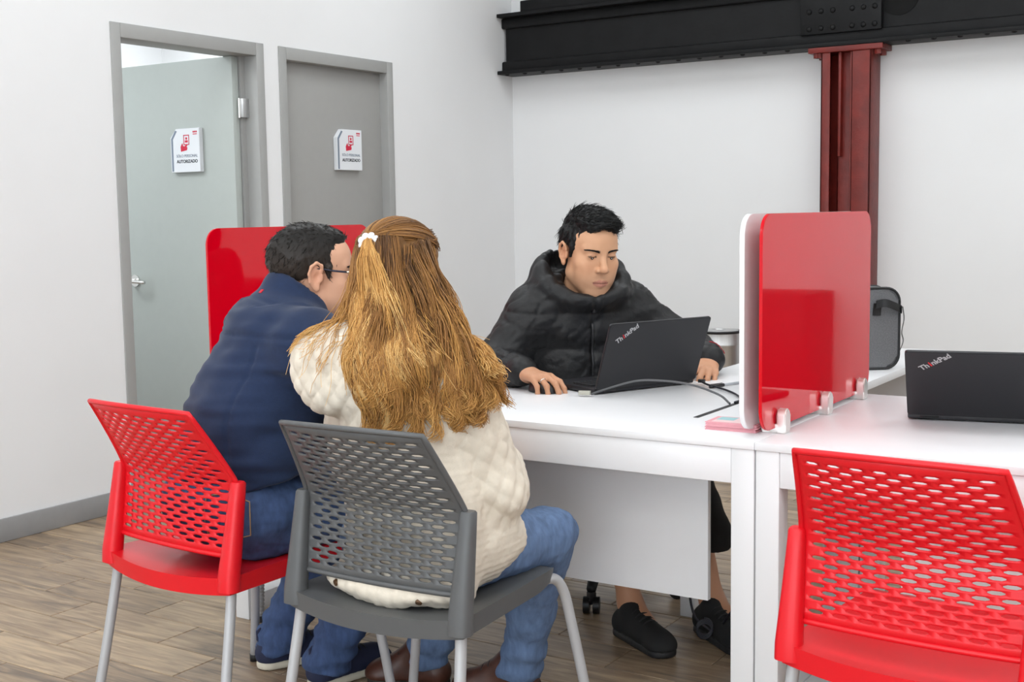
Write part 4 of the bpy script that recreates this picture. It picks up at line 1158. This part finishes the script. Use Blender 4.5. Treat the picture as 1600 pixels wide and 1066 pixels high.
    strands(P, .0011, .0003, 'hair_locks', M_hair, hr, org, np.random.RandomState(1).uniform(.004, .013, (len(P), 1, 1)) * np.ones((1, P.shape[1], 3)))['kind'] = 'stuff'
    # trousers
    T = Sdf()
    for h, k, a in K.values():
        T.add(rc(h, k, .098, .075), .05); T.add(rc(k, (a[0] - .0, a[1], .30), .072, .062), .03)
    T.add(ell((-2.06, 3.57, .50), (.17, .15, .11)), .05); T.cut(plane((0, 0, .26), (0, 0, -1)), .005)
    V, F = nets(T, bbox_axes((-2.3, 3.1, .2), (-1.3, 3.85, .68), .011)); V += vnormals(V, F) * (.003 * vn(V, 50, 2))[:, None]
    quick_mesh('trousers', V, F, M_blackcloth, root, org)
    shoe('shoe', root, org, (-1.745, 3.285), (.86, -.51), .275, M_shoeblack, M_soleblack, 'black knit trainer')
    shoe('shoe', root, org, (-1.545, 3.435), (.80, -.6), .275, M_shoeblack, M_soleblack, 'black knit trainer')
    f_ = np.array([.93, -.36, -.05]); f_ /= np.linalg.norm(f_); n_ = np.array([0, 0, 1.]) - f_ * f_[2]; n_ /= np.linalg.norm(n_); t_ = -np.cross(f_, n_)
    d0 = f_ + t_ * .16 * (-.5) / 1.5 * .8; d0 /= np.linalg.norm(d0); a_ = math.radians(30); dd = d0 * math.cos(a_) - n_ * math.sin(a_); c_ = np.array(RW) + f_ * .089 - t_ * .010 + n_ * .0012 + dd * .018
    u_ = np.cross(dd, n_); u_ /= np.linalg.norm(u_); v_ = np.cross(dd, u_)
    tube('finger_ring', [c_ + .0098 * (math.cos(q_) * u_ + math.sin(q_) * v_) - org for q_ in np.linspace(0, 2 * PI, 24)], .0014, mat('ring_silver', (.8, .78, .74), .2, metal=1), root, 8)
    return root
person_puffer()
# =================================================== 2. man in navy fleece
def jeans(name, legs, hip, root, org, m, seed, box_lo, box_hi, hem_z, back=None, h=.0075, fat=1.0):
    T = Sdf()
    for a, k, b in legs:
        T.add(rc(a, k, .100 * fat, .074 * fat), .05); mid = tuple(np.array(k) * .45 + np.array(b) * .55)
        T.add(rc(k, mid, .071 * fat, .061 * fat), .03); T.add(rc(mid, (b[0], b[1], b[2] - .01), .061 * fat, .064 * fat), .03)
    for c, r in hip: T.add(ell(c, r), .05)
    T.cut(plane((0, 0, hem_z), (0, 0, -1)), .004)
    V, F = nets(T, bbox_axes(box_lo, box_hi, h)); V = lap(V, F, 1, .4); N = vnormals(V, F)
    d = .0035 * vn(V, 34, seed) + .0018 * vn(V * np.array([1, 1, 1.6]), 90, seed + 1)
    low = np.clip((.30 - V[:, 2]) / .18, 0, 1); d += low * .0045 * np.sin(V[:, 2] * 95 + 2.2 * vn(V, 18, seed + 2))
    V = V + N * d[:, None]
    return quick_mesh(name, V, F, m, root, org), V, N
def person_navy():
    org = np.array([-2.28, 2.24, 0.]); HS = 1.05
    Hc = np.array([-2.165, 2.418, 1.130]); R = basis((.60, .80), -.10, .0); fw = np.array([.45, .89, 0]); lf = np.array([-.89, .45, 0])
    RS, LS = (-2.045, 2.265, .965), (-2.375, 2.425, .975)
    RE, RW = (-1.99, 2.45, .74), (-2.02, 2.66, .775); LE, LW = (-2.42, 2.60, .76), (-2.25, 2.78, .775)
    hs = head_sdf(full=1.08); hsc = lambda P: hs(P / HS) * HS
    legs = (((-2.36, 2.27, .535), (-2.24, 2.63, .52), (-2.455, 2.545, .075)), ((-2.19, 2.22, .535), (-2.04, 2.58, .52), (-2.235, 2.505, .07)))
    S = Sdf(); S.add(rc((-2.27, 2.26, .55), (-2.22, 2.34, .86), .11, .13), .05); S.add(rc(RS, LS, .07, .07), .08); S.add(rc((-2.21, 2.35, .95), (-2.19, 2.38, 1.05), .085, .058), .04)
    for a, b, c in ((RS, RE, RW), (LS, LE, LW)): S.add(rc(a, b, .05, .042), .03); S.add(rc(b, c, .04, .028), .02)
    for a, k, b in legs:
        S.add(rc(a, k, .075, .055), .05); S.add(rc(k, b, .05, .034), .03); S.add(rc(b, (b[0] + .02, b[1] + .06, .05), .032, .024), .02)
    S.loc(hsc, Hc, .24, R, .02)
    h1, h2 = Sdf(), Sdf()
    hand_sdf(h1, (0, 0, 0), (-.3, .95, -.05), (0, 0, 1), -1, ((20, 26, 18),) * 4, .14); hand_sdf(h2, (0, 0, 0), (.75, .6, -.05), (0, 0, 1), 1, ((20, 26, 18),) * 4, .14)
    S.loc(h1, RW, .24, None, .012); S.loc(h2, LW, .24, None, .012)
    V, F = nets(S, bbox_axes((-2.62, 2.05, -.02), (-1.86, 2.98, 1.36), .011, ((-2.28, -2.04, .0034),), ((2.28, 2.56, .0034),), ((.74, .81, .006), (1.02, 1.32, .0034))))
    q = (V - Hc) @ R / HS; near = np.linalg.norm(q, axis=1) < .2; base = np.array(lin(208, 160, 132)); col = np.tile(base, (len(V), 1)); col[near] = face_col(q[near], base, lin(180, 120, 108), .18)
    root = person_root('man in a navy fleece and glasses seen from behind on the red chair', org, V, F, col)
    eyes(root, org, Hc, R * HS); brows(root, org, Hc, R * HS, hs, (.012, .010, .009))
    # fleece
    J = Sdf()
    J.add(flat(rc((-2.275, 2.25, .56), (-2.25, 2.28, .76), .188, .192), (-2.26, 2.27, .6), fw, .86), 0)
    J.add(flat(rc((-2.25, 2.285, .72), (-2.21, 2.335, .92), .198, .165), (-2.23, 2.31, .8), fw, .82), .06)
    J.add(rc(RS, LS, .082, .082), .08); J.add(rc((-2.25, 2.345, .965), (-2.19, 2.365, 1.03), .10, .080), .05)
    J.add(rc(RS, RE, .076, .066), .04); J.add(rc(RE, RW, .062, .045), .03); J.add(rc(LS, LE, .076, .066), .04); J.add(rc(LE, LW, .062, .045), .03)
    # stand collar: ring shell
    Cc = np.array([-2.197, 2.372, 1.040]); CR = basis((.56, .82), -.42)
    K = Sdf(); K.add(rc((0, 0, -.06), (0, -.002, .03), .098, .093), 0); K.cut(plane((0, 0, .070), (0, .22, 1)), .022); 
    J.loc(K, Cc, .3, CR, .012)
    J.sub(rc(tuple(Cc + CR @ np.array([0, .01, -.0])), tuple(Cc + CR @ np.array([0, .012, .14])), .072, .084), .006)
    J.cut(plane((-2.2, 2.15, .605), (.22, .10, -1)), .012)
    V, F = nets(J, bbox_axes((-2.6, 2.0, .46), (-1.86, 2.95, 1.2), .0062)); V = lap(V, F, 2, .5); N = vnormals(V, F)
    y_l = (V - org) @ lf; bk = (V - np.array([-2.24, 2.30, 0])) @ fw
    d = .0045 * vn(V * np.array([1, 1, 2.0]), 17, 31) + .0028 * vn(V * np.array([1, 1, 2.6]), 34, 32)
    d += .006 * np.clip((.80 - V[:, 2]) / .2, 0, 1) * np.sin((V[:, 2] + .35 * y_l) * 62 + 2 * vn(V, 9, 33))
    def seam(g): return .0042 * np.exp(-(g / .0042) ** 2)
    zs = V[:, 2] - (.985 + .10 * (y_l + .05) ** 2 - .03 * bk); d -= seam(zs) * (bk < .05)
    side = y_l + .165 - .06 * (V[:, 2] - .6); d -= seam(side) * (V[:, 2] < .97) * (bk < .12)
    cs = np.linalg.norm(V - Cc, axis=1) < .135; zq = ((V - Cc) @ CR)[:, 2]; d = np.where(cs & (zq > -.03), -.0035 * np.exp(-((zq + .008) / .006) ** 2), d)
    V = V + N * d[:, None]
    fl = quick_mesh('fleece', V, F, M_fleece, root, org)
    j = np.argmin(np.linalg.norm(V - (Cc + CR @ np.array([.030, -.088, .012])), axis=1)); c = V[j] + N[j] * .001 - org
    ml = box('collar_logo', -.006, .006, -.001, .001, -.006, .006, mat('logo_red', lin(190, 30, 50), .6), fl, .0005, loc=tuple(c)); ml.rotation_euler = Vector(tuple(N[j])).to_track_quat('-Y', 'Z').to_euler()
    # hair: short, fading at the nape
    H = Sdf(); H.add(ell((0, -.016, .036), (.0770, .100, .0835)), 0); H.add(ell((0, .005, .092), (.055, .068, .022)), .025)
    H.sub(ell((0, .120, .010), (.085, .084, .092)), .010); H.sub(ell((0, .06, -.12), (.12, .098, .095)), .010); H.cut(plane((0, -.06, -.070), (0, -.25, -1)), .006)
    for s in (-1, 1): H.sub(ell((s * .085, -.012, -.014), (.022, .020, .032)), .005); H.add(rc((s * .0715, .024, .018), (s * .0705, .026, -.006), .007, .004), .010)
    Hw = Sdf(); Hw.loc(lambda P: H(P / HS) * HS, Hc, .2, R, 0)
    V, F = nets(Hw, bbox_axes(Hc - .16, Hc + .16, .0042)); N = vnormals(V, F); V += N * (.0012 * vn(V, 160, 12))[:, None]
    ql = ((V - Hc) @ R)[:, 2]; cl = np.array([.008, .0068, .006]) + np.clip((.085 - ql) / .1, 0, 1)[:, None] * np.array([.030, .021, .016])
    hr = quick_mesh('hair', V, F, M_hair, root, org, cl)
    flow = lambda q: np.stack([q[:, 0] * 4, .5 + 0 * q[:, 0] - 1.0 * (q[:, 1] < .0), -.9 - 0 * q[:, 0] + 1.0 * (q[:, 2] > .09)], 1)
    P = hair_tufts(V, N, Hc, R, flow, 4200, .011, .0012, 13)
    strands(P, .0010, .0003, 'hair_locks', M_hair, hr, org, np.random.RandomState(2).uniform(.005, .030, (len(P), 1, 1)) * np.ones((1, P.shape[1], 1)) * np.array([1, .82, .70]))['kind'] = 'stuff'
    # glasses
    R2 = R * HS; W = lambda x, y, z: Hc + R2 @ np.array([x, y, z]) - org
    g = tag(thing('glasses', None, None), None); g.parent = root; g.location = (0, 0, 0)
    M_gl = mat('glasses_frame', (.02, .022, .04), .25); M_glm = mat('glasses_metal', (.75, .7, .55), .25, metal=1)
    M_lens = mat('glasses_lens', (.9, .95, 1), .03); M_lens.node_tree.nodes['Principled BSDF'].inputs['Transmission Weight'].default_value = .95
    for s in (-1, 1):
        out = rrect(.050, .033, .011, 5); rim = [W(s * .034 + u, .1035 - 12 * (u * s + .01) ** 2 * (1 if u * s > -.01 else 0), .002 + v) for u, v in out]
        tube('rim', rim + rim[:2], .0019, M_gl, g, 8)
        ln = pd('lens', [tuple(p) for p in rim], [tuple(range(len(rim)))], M_lens, g); md = ln.modifiers.new('thick', 'SOLIDIFY'); md.thickness = .0015
        tube('temple', cat_rom([W(s * .0795, .030, .012), W(s * .0805, -.004, .014), W(s * .079, -.018, .008), W(s * .078, -.026, -.01)][:], 14), .0022, M_gl, g, 8)
        tube('temple', [W(s * .0795, .030, .012), W(s * .0765, .066, .011)], .0026, M_gl, g, 8); tube('temple_hinge', [W(s * .0765, .066, .011), W(s * .067, .090, .011), W(s * .060, .097, .010)], .0028, M_glm, g, 8)
    tube('bridge', cat_rom([W(-.0095, .1035, .004), W(0, .107, .007), W(.0095, .1035, .004)], 8), .0018, M_gl, g, 8)
    # jeans, belt-line, pocket
    je, V, N = jeans('jeans', legs, (((-2.28, 2.225, .565), (.188, .168, .125)),), root, org, M_denim, 41, (-2.62, 2.02, .03), (-1.9, 2.75, .72), .040, fat=1.03)
    # back pocket stitching
    pc = np.array([-2.165, 2.09, .565]); ptsl = [(-.06, .05), (-.02, .052), (.02, .052), (.06, .05), (.058, 0), (.055, -.045), (.03, -.06), (0, -.07), (-.03, -.06), (-.055, -.045), (-.058, 0), (-.06, .05)]
    tg = np.array([.93, .36, 0]); pth = []
    for a_, b_ in ptsl:
        p_ = pc + tg * a_ + np.array([0, 0, b_]); j = np.argmin(np.linalg.norm(V - p_, axis=1)); pth.append(V[j] + N[j] * .002 - org)
    tube('pocket_stitching', pth, .0016, M_stitch, je, 6)
    shoe('shoe', root, org, (-2.478, 2.490), (.45, .89), .27, M_shoenavy, M_solecream, 'navy canvas shoe with cream sole', hi=.075)
    shoe('shoe', root, org, (-2.247, 2.452), (.22, .97), .27, M_shoenavy, M_solecream, 'navy canvas shoe with cream sole', hi=.075)
person_navy()

# =================================================== 3. woman in cream quilted jacket
def person_cream():
    org = np.array([-1.69, 2.22, 0.]); HS = 1.0
    Hc = np.array([-1.745, 2.245, 1.140]); R = basis((-.10, .99), -.06, .02); fw = np.array([-.05, 1., 0])
    RS, LS = (-1.580, 2.225, .925), (-1.905, 2.225, .930)
    RE, RW = (-1.525, 2.285, .665), (-1.64, 2.50, .665); LE, LW = (-1.945, 2.33, .67), (-1.80, 2.52, .67)
    legs = (((-1.60, 2.20, .53), (-1.548, 2.545, .495), (-1.715, 2.665, .085)), ((-1.78, 2.21, .53), (-1.80, 2.58, .495), (-1.985, 2.635, .11)))
    S = Sdf(); S.add(rc((-1.69, 2.22, .55), (-1.73, 2.235, .86), .115, .115), .05); S.add(rc(RS, LS, .055, .055), .07); S.add(rc((-1.74, 2.23, .92), (-1.745, 2.235, 1.05), .07, .048), .04)
    for a, b, c in ((RS, RE, RW), (LS, LE, LW)): S.add(rc(a, b, .042, .036), .03); S.add(rc(b, c, .034, .024), .02)
    for a, k, b in legs: S.add(rc(a, k, .07, .05), .05); S.add(rc(k, b, .046, .032), .03); S.add(rc(b, (b[0] - .06, b[1] - .015, .05), .03, .024), .02)
    hs = head_sdf(True, .92); S.loc(lambda P: hs(P), Hc, .24, R, .02)
    h1, h2 = Sdf(), Sdf()
    hand_sdf(h1, (0, 0, 0), (-.5, .85, -.1), (0, 0, 1), -1, ((20, 26, 18),) * 4, .14); hand_sdf(h2, (0, 0, 0), (.4, .9, -.1), (0, 0, 1), 1, ((20, 26, 18),) * 4, .14)
    S.loc(h1, RW, .24, None, .012); S.loc(h2, LW, .24, None, .012)
    V, F = nets(S, bbox_axes((-2.15, 2.03, -.02), (-1.42, 2.78, 1.32), .011, ((-1.85, -1.64, .005),), ((2.14, 2.37, .005),), ((1.02, 1.26, .005),)))
    q = (V - Hc) @ R; near = np.linalg.norm(q, axis=1) < .2; base = np.array(lin(222, 178, 150)); col = np.tile(base, (len(V), 1)); col[near] = face_col(q[near], base, lin(190, 110, 105))
    root = person_root('woman with long wavy blonde hair and a cream quilted jacket on the grey chair', org, V, F, col)
    eyes(root, org, Hc, R); brows(root, org, Hc, R, hs, (.05, .03, .02))
    # jacket
    J = Sdf()
    J.add(flat(rc((-1.69, 2.235, .56), (-1.70, 2.225, .74), .182, .165), (-1.69, 2.22, .6), fw, .80), 0)
    J.add(flat(rc((-1.70, 2.225, .72), (-1.735, 2.225, .88), .165, .160), (-1.72, 2.22, .8), fw, .78), .05)
    J.add(rc(RS, LS, .072, .072), .07); J.add(rc((-1.74, 2.225, .95), (-1.745, 2.23, 1.02), .09, .07), .05)
    J.add(rc(RS, RE, .074, .070), .035); J.add(rc(RE, RW, .070, .052), .03); J.add(rc(LS, LE, .074, .068), .035); J.add(rc(LE, LW, .066, .05), .03)
    J.add(ell((-1.845, 2.125, .925), (.125, .062, .098)), .018); J.add(ell((-1.70, 2.12, .955), (.12, .05, .065)), .02)          # hood bunched on the back
    J.add(rc((-1.94, 2.15, .965), (-1.80, 2.13, 1.01), .04, .035), .02)
    J.add(ell((-1.665, 2.09, .476), (.178, .062, .036)), .03); J.add(flat(rc((-1.66, 2.13, .50), (-1.66, 2.16, .60), .17, .17), (-1.66, 2.15, .55), fw, .5), .03)
    J.add(ell((-1.55, 2.27, .545), (.075, .13, .085)), .04)
    J.cut(plane((0, 0, .440), (0, 0, -1)), .008)
    J.cut(lambda P: 2.034 + np.clip((P[:, 2] - .47) * .35, 0, .035) - P[:, 1], .01)
    V, F = nets(J, bbox_axes((-2.1, 2.0, .42), (-1.38, 2.62, 1.12), .0056)); V = lap(V, F, 1, .5); N = vnormals(V, F)
    # quilting
    tt, an, r, L = bone_uv(V, RS, RE); arm = (r < .092) & (tt > -.03) & (V[:, 0] > -1.63) & (tt < .36)
    u = np.where(arm, an * .075, (V[:, 0] + .35 * V[:, 1])); v = np.where(arm, tt, V[:, 2]); q = .046
    u = u + .006 * vn(V, 14, 51); v = v + .006 * vn(V, 14, 52)
    dia = np.abs(np.sin(PI * (u + v * .8) / q)) ** .3 * np.abs(np.sin(PI * (u - v * .8) / q)) ** .3
    knit = (~arm) & (V[:, 2] < .84) & (V[:, 0] > -1.63)
    d = .0066 * (dia - .75); d = np.where(knit, .0008 * np.sin(V[:, 2] * 420), d)
    hem = (V[:, 2] < .535) & (V[:, 1] < 2.12); d = np.where(hem, .004 * (np.abs(np.sin(PI * (V[:, 0]) / .032)) ** .5 - .6), d)
    d += .0045 * vn(V, 18, 53) + .0022 * vn(V, 48, 54) + .0010 * vn(V, 120, 55)
    d -= .006 * np.exp(-(((r - .088) / .01) ** 2)) * (V[:, 0] > -1.66) * (tt < .2) * (tt > -.05) * 0
    V = V + N * d[:, None]
    jk = quick_mesh('quilted_jacket', V, F, M_cream, root, org)
    M_snap = mat('snap_button', lin(92, 66, 44), .4, metal=.3)
    for p in ((-1.795, 2.035, .474), (-1.565, 2.05, .462)):
        j = np.argmin(np.linalg.norm(V - np.array(p), axis=1)); c = V[j] - org; n = N[j]; bm = bmesh.new(); cyl(bm, tuple(c - n * .002), tuple(c + n * .004), .0085, .007, n=14); bmo('snap_button', bm, M_snap, jk, smooth=.8)
    # jeans, boots
    jeans('jeans', legs, (((-1.69, 2.21, .55), (.175, .14, .085)),), root, org, M_denim2, 61, (-2.12, 2.02, .06), (-1.4, 2.78, .70), .065, fat=.92)
    shoe('boot', root, org, (-1.934, 2.655), (-.93, -.36), .235, M_bootbrown, M_soledark, 'brown leather lace-up boot', hi=.11, wd=.042)
    shoe('boot', root, org, (-1.661, 2.675), (-.98, -.18), .245, M_bootbrown, M_soledark, 'brown leather lace-up boot', hi=.11, wd=.042)
    # ---------------- hair
    rs = np.random.RandomState(9)
    W = lambda p: Hc + np.array(p) @ R.T            # head local: x right, y forward, z up
    tie = np.array([-.012, -.098, .068])
    # base volume
    B = Sdf(); B.add(ell((0, -.014, .036), (.083, .106, .088)), 0); B.add(ell((0, -.055, -.04), (.088, .062, .10)), .03)
    B.sub(ell((0, .115, -.03), (.066, .07, .11)), .01)
    for a, b, ra, rb in (((.05, -.07, -.06), (.11, -.10, -.18), .05, .055), ((.10, -.09, -.15), (.17, -.06, -.27), .052, .03), ((.0, -.09, -.08), (.03, -.125, -.24), .06, .06), ((.03, -.12, -.2), (.05, -.13, -.34), .055, .025),
                         ((-.04, -.06, -.06), (-.07, -.06, -.12), .042, .035), ((-.10, -.06, -.12), (-.17, -.03, -.15), .03, .016), ((.12, -.06, -.2), (.215, -.02, -.24), .04, .016)):
        B.add(rc(a, b, ra, rb), .03)
    Bw = Sdf(); Bw.loc(B, Hc, .5, R, 0)
    V, F = nets(Bw, bbox_axes(Hc + np.array([-.32, -.26, -.42]), Hc + np.array([.32, .18, .16]), .0062)); N = vnormals(V, F)
    q = (V - Hc) @ R; V = V + N * (.004 * np.sin(q[:, 0] * 210 + 5 * np.sin(q[:, 2] * 26)) + .003 * vn(V * np.array([1, 1, .35]), 90, 71))[:, None]
    dark, mid, gold, blond = [np.array(lin(*c)) for c in ((92, 64, 42), (158, 112, 64), (208, 156, 88), (234, 194, 130))]
    def ramp(t):
        t = np.clip(t, 0, 1)[..., None]; return np.where(t < .35, dark + (mid - dark) * t / .35, np.where(t < .7, mid + (gold - mid) * (t - .35) / .35, gold + (blond - gold) * (t - .7) / .3))
    hb = quick_mesh('hair', V, F, M_hair, root, org, ramp(.42 - (q[:, 2] + .02) * 1.9) * .62)  # colour darkened so gaps between strands look shaded
    groups = []
    def lock(ctrl, n, spread, amp, tone, k=26, wl=3.0):
        """bundle of strands round a guide curve; spread per control point"""
        C = np.array(ctrl, float); G = cat_rom(C, k); sp = np.interp(np.linspace(0, 1, k), np.linspace(0, 1, len(spread)), spread)
        o = rs.normal(size=(n, 3)); o /= np.linalg.norm(o, axis=1)[:, None] + 1e-9; o *= rs.uniform(0, 1, (n, 1)) ** .6
        t = np.linspace(0, 1, k); ph = rs.uniform(0, .7, (n, 1)) + rs.uniform(0, 6.28); wl_ = wl * rs.uniform(.85, 1.15, (n, 1))
        Lr = rs.uniform(.82, 1.0, (n, 1)); tt = t[None] * Lr
        idx = tt * (k - 1); i0 = np.clip(idx.astype(int), 0, k - 2); fr = (idx - i0)[..., None]
        P = G[i0] * (1 - fr) + G[i0 + 1] * fr
        s_ = sp[i0]; P = P + o[:, None] * s_[..., None]
        wv = amp * np.clip(tt * 2.2 - .25, 0, 1)
        P[..., 0] += wv * np.sin(ph + wl_ * 2 * PI * tt); P[..., 1] += wv * .7 * np.cos(ph * 1.3 + wl_ * 2 * PI * tt)
        P += rs.normal(size=P.shape) * .0006
        tn = tone[0] + (tone[1] - tone[0]) * tt + rs.uniform(-.10, .10, (n, 1)) + rs.uniform(-.20, .16); groups.append((P, ramp(tn)))
    # scalp strands pulled back to the tie
    for k in range(46):
        a = rs.uniform(-1.25, 1.25); h = rs.uniform(.0, 1)
        p0 = np.array([.082 * math.sin(a), .085 * math.cos(a) - .01, .06 + .05 * h * math.cos(a)]); m1 = np.array([p0[0] * .93, -.015, .112 - abs(p0[0]) * .5]); 
        lock([p0, m1 + np.array([0, .02, 0]), (p0[0] * .55 - .006, -.07, .103 - abs(p0[0]) * .35), tie + np.array([p0[0] * .1, .004, .004])], 26, (.012, .010, .008, .004), .0, (.16, .34), 14)
    # half-up tail
    for k in range(22):
        x = rs.uniform(-1, 1); lock([tie + np.array([x * .006, -.004, .004]), tie + np.array([.010 + x * .018, -.030, -.03]), tie + np.array([.034 + x * .036, -.040, -.11]), tie + np.array([.050 + x * .058, -.044, -.19]), tie + np.array([.060 + x * .085 + rs.uniform(-.02, .02), -.046, -.25 - rs.uniform(0, .07)])], 60, (.006, .012, .015, .015, .010), .010, (.60, .92), 26, 2.2)
    # lower hair falling from the back and sides of the head
    for k in range(92):
        a = rs.uniform(-1.9, 1.9); st = np.array([.076 * math.sin(a), -.012 - .090 * math.cos(a * .85), rs.uniform(-.03, .085)])
        x = math.sin(a); left = np.clip((-.02 - x) / .35, 0, 1)
        e = np.array([x * .19 + rs.uniform(-.035, .035) + .03, -.135 + .06 * abs(x) + rs.uniform(-.02, .02), -.285 - rs.uniform(-.04, .09) * (1.1 - .5 * abs(x))])
        e = e * (1 - left) + left * np.array([x * .16, -.07 + rs.uniform(-.02, .02), -.150 + rs.uniform(-.03, .025)])
        m = st * .45 + e * .55 + np.array([x * .012 * (1 - left) + .022 * left, (-.035 + .02 * abs(x)) * (1 - left), .03 * (1 - left) - .03 * left]); m0 = st * .8 + e * .2 + np.array([x * .018 * (1 - left) + .008 * left, -.022 * (1 - left), -.02 * left])
        tn = (.06, .74) if x > .0 else (.26, .86)
        lock([st, m0, m, e * .8 + m * .2, e], 54, (.011, .014, .016, .015, .006), .020, tn, 28, 2.3)
    # frizzy outer locks: right shoulder and left shoulder
    for k in range(34):
        y0 = rs.uniform(-.08, .0); w_ = rs.uniform(.55, 1.05); e = np.array([.268 * w_, -.03 + rs.uniform(-.05, .04), -.235 + rs.uniform(-.06, .05)])
        lock([(.078, y0, rs.uniform(-.02, .04)), (.085 + .03 * w_, y0 - .015, -.07), (.115 + .075 * w_, -.05, -.145), e * .8 + np.array([.03, -.012, -.02]), e], 46, (.010, .016, .020, .018, .009), .018, (.10, .85), 26, 2.5)
    for k in range(30):
        e = np.array([-.165 + rs.uniform(-.05, .08), -.08 + rs.uniform(-.04, .02), -.165 + rs.uniform(-.03, .025)])
        lock([(-.068, rs.uniform(-.05, .0), rs.uniform(-.03, .03)), (-.072, -.028 + rs.uniform(-.02, .01), -.06), (-.095, -.045, -.10), (-.140, -.055, -.128), e], 46, (.007, .009, .012, .012, .007), .010, (.34, .88), 26, 1.8)
    for k in range(7):         # wisps hanging past the hood on the far side
        e = np.array([-.215 + rs.uniform(-.02, .02), -.02 + rs.uniform(-.03, .03), -.235 + rs.uniform(-.03, .035)])
        lock([(-.07, .0, rs.uniform(-.03, .0)), (-.10, -.01, -.08), (-.165, -.02, -.125), (-.205, -.02, -.175), e], 30, (.008, .012, .012, .009, .005), .010, (.34, .90), 26, 1.8)
    # fly-away hairs
    for k in range(80):
        a = rs.uniform(-.9, 2); lock([(.082 * math.sin(a), -.02 - .09 * math.cos(a), .06), (.10 * math.sin(a), -.03 - .1 * math.cos(a), -.03), (.15 * math.sin(a), -.06 - .08 * math.cos(a), -.13), (.24 * math.sin(a), -.07 - .05 * math.cos(a), -.20 + rs.uniform(-.05, .05))], 3, (.004, .014, .035, .05), .01, (.3, .9), 18)
    by = {}
    for P, C in groups: by.setdefault(P.shape[1], []).append((P, C))
    for kk, L_ in by.items():
        P = np.concatenate([a for a, _ in L_]); C = np.concatenate([c for _, c in L_])
        # keep the strands outside the jacket and the inner hair volume
        Pw = W(P.reshape(-1, 3)); ns, ks = P.shape[:2]
        for sd, o0, o1 in ((Bw, .0010, .010), (J, .0075, .014)):
            off = np.repeat(o0 + (o1 - o0) * rs.uniform(0, 1, ns) ** 1.5, ks)
            for _ in range(1):
                dd = sd(Pw); ix = np.nonzero(dd < off)[0]; Q = Pw[ix]; g = np.stack([sd(Q + np.eye(3)[c] * .004) - dd[ix] for c in range(3)], 1); g /= np.linalg.norm(g, axis=1)[:, None] + 1e-6
                Pw[ix] += g * (off[ix] - dd[ix])[:, None]
        P3 = Pw.reshape(P.shape); P3[:, 1:-1] = .25 * P3[:, :-2] + .5 * P3[:, 1:-1] + .25 * P3[:, 2:]
        strands(P3, .00115, .0005, 'hair_locks', M_hair, hb, org, C)['kind'] = 'stuff'
    # white hair tie: pearly beads on a ring
    M_tie = mat('pearl_white', (.85, .84, .86), .25)
    tp = [W(tie + np.array([.017 * math.cos(a), -.004 + .006 * math.sin(a), .010 * math.sin(a)])) - org for a in np.linspace(0, 2 * PI, 18)]
    tr = tube('hair_tie', tp, .0055, M_tie, root, 10)
    for a in np.linspace(-.3, 3.6, 6):
        bm = bmesh.new(); bmesh.ops.create_uvsphere(bm, u_segments=12, v_segments=8, radius=.0092); bmesh.ops.translate(bm, vec=tuple(W(tie + np.array([.020 * math.cos(a), -.012, .014 * math.sin(a) + .003])) - org), verts=bm.verts); bmo('bead', bm, M_tie, tr, smooth=3.2)
person_cream()
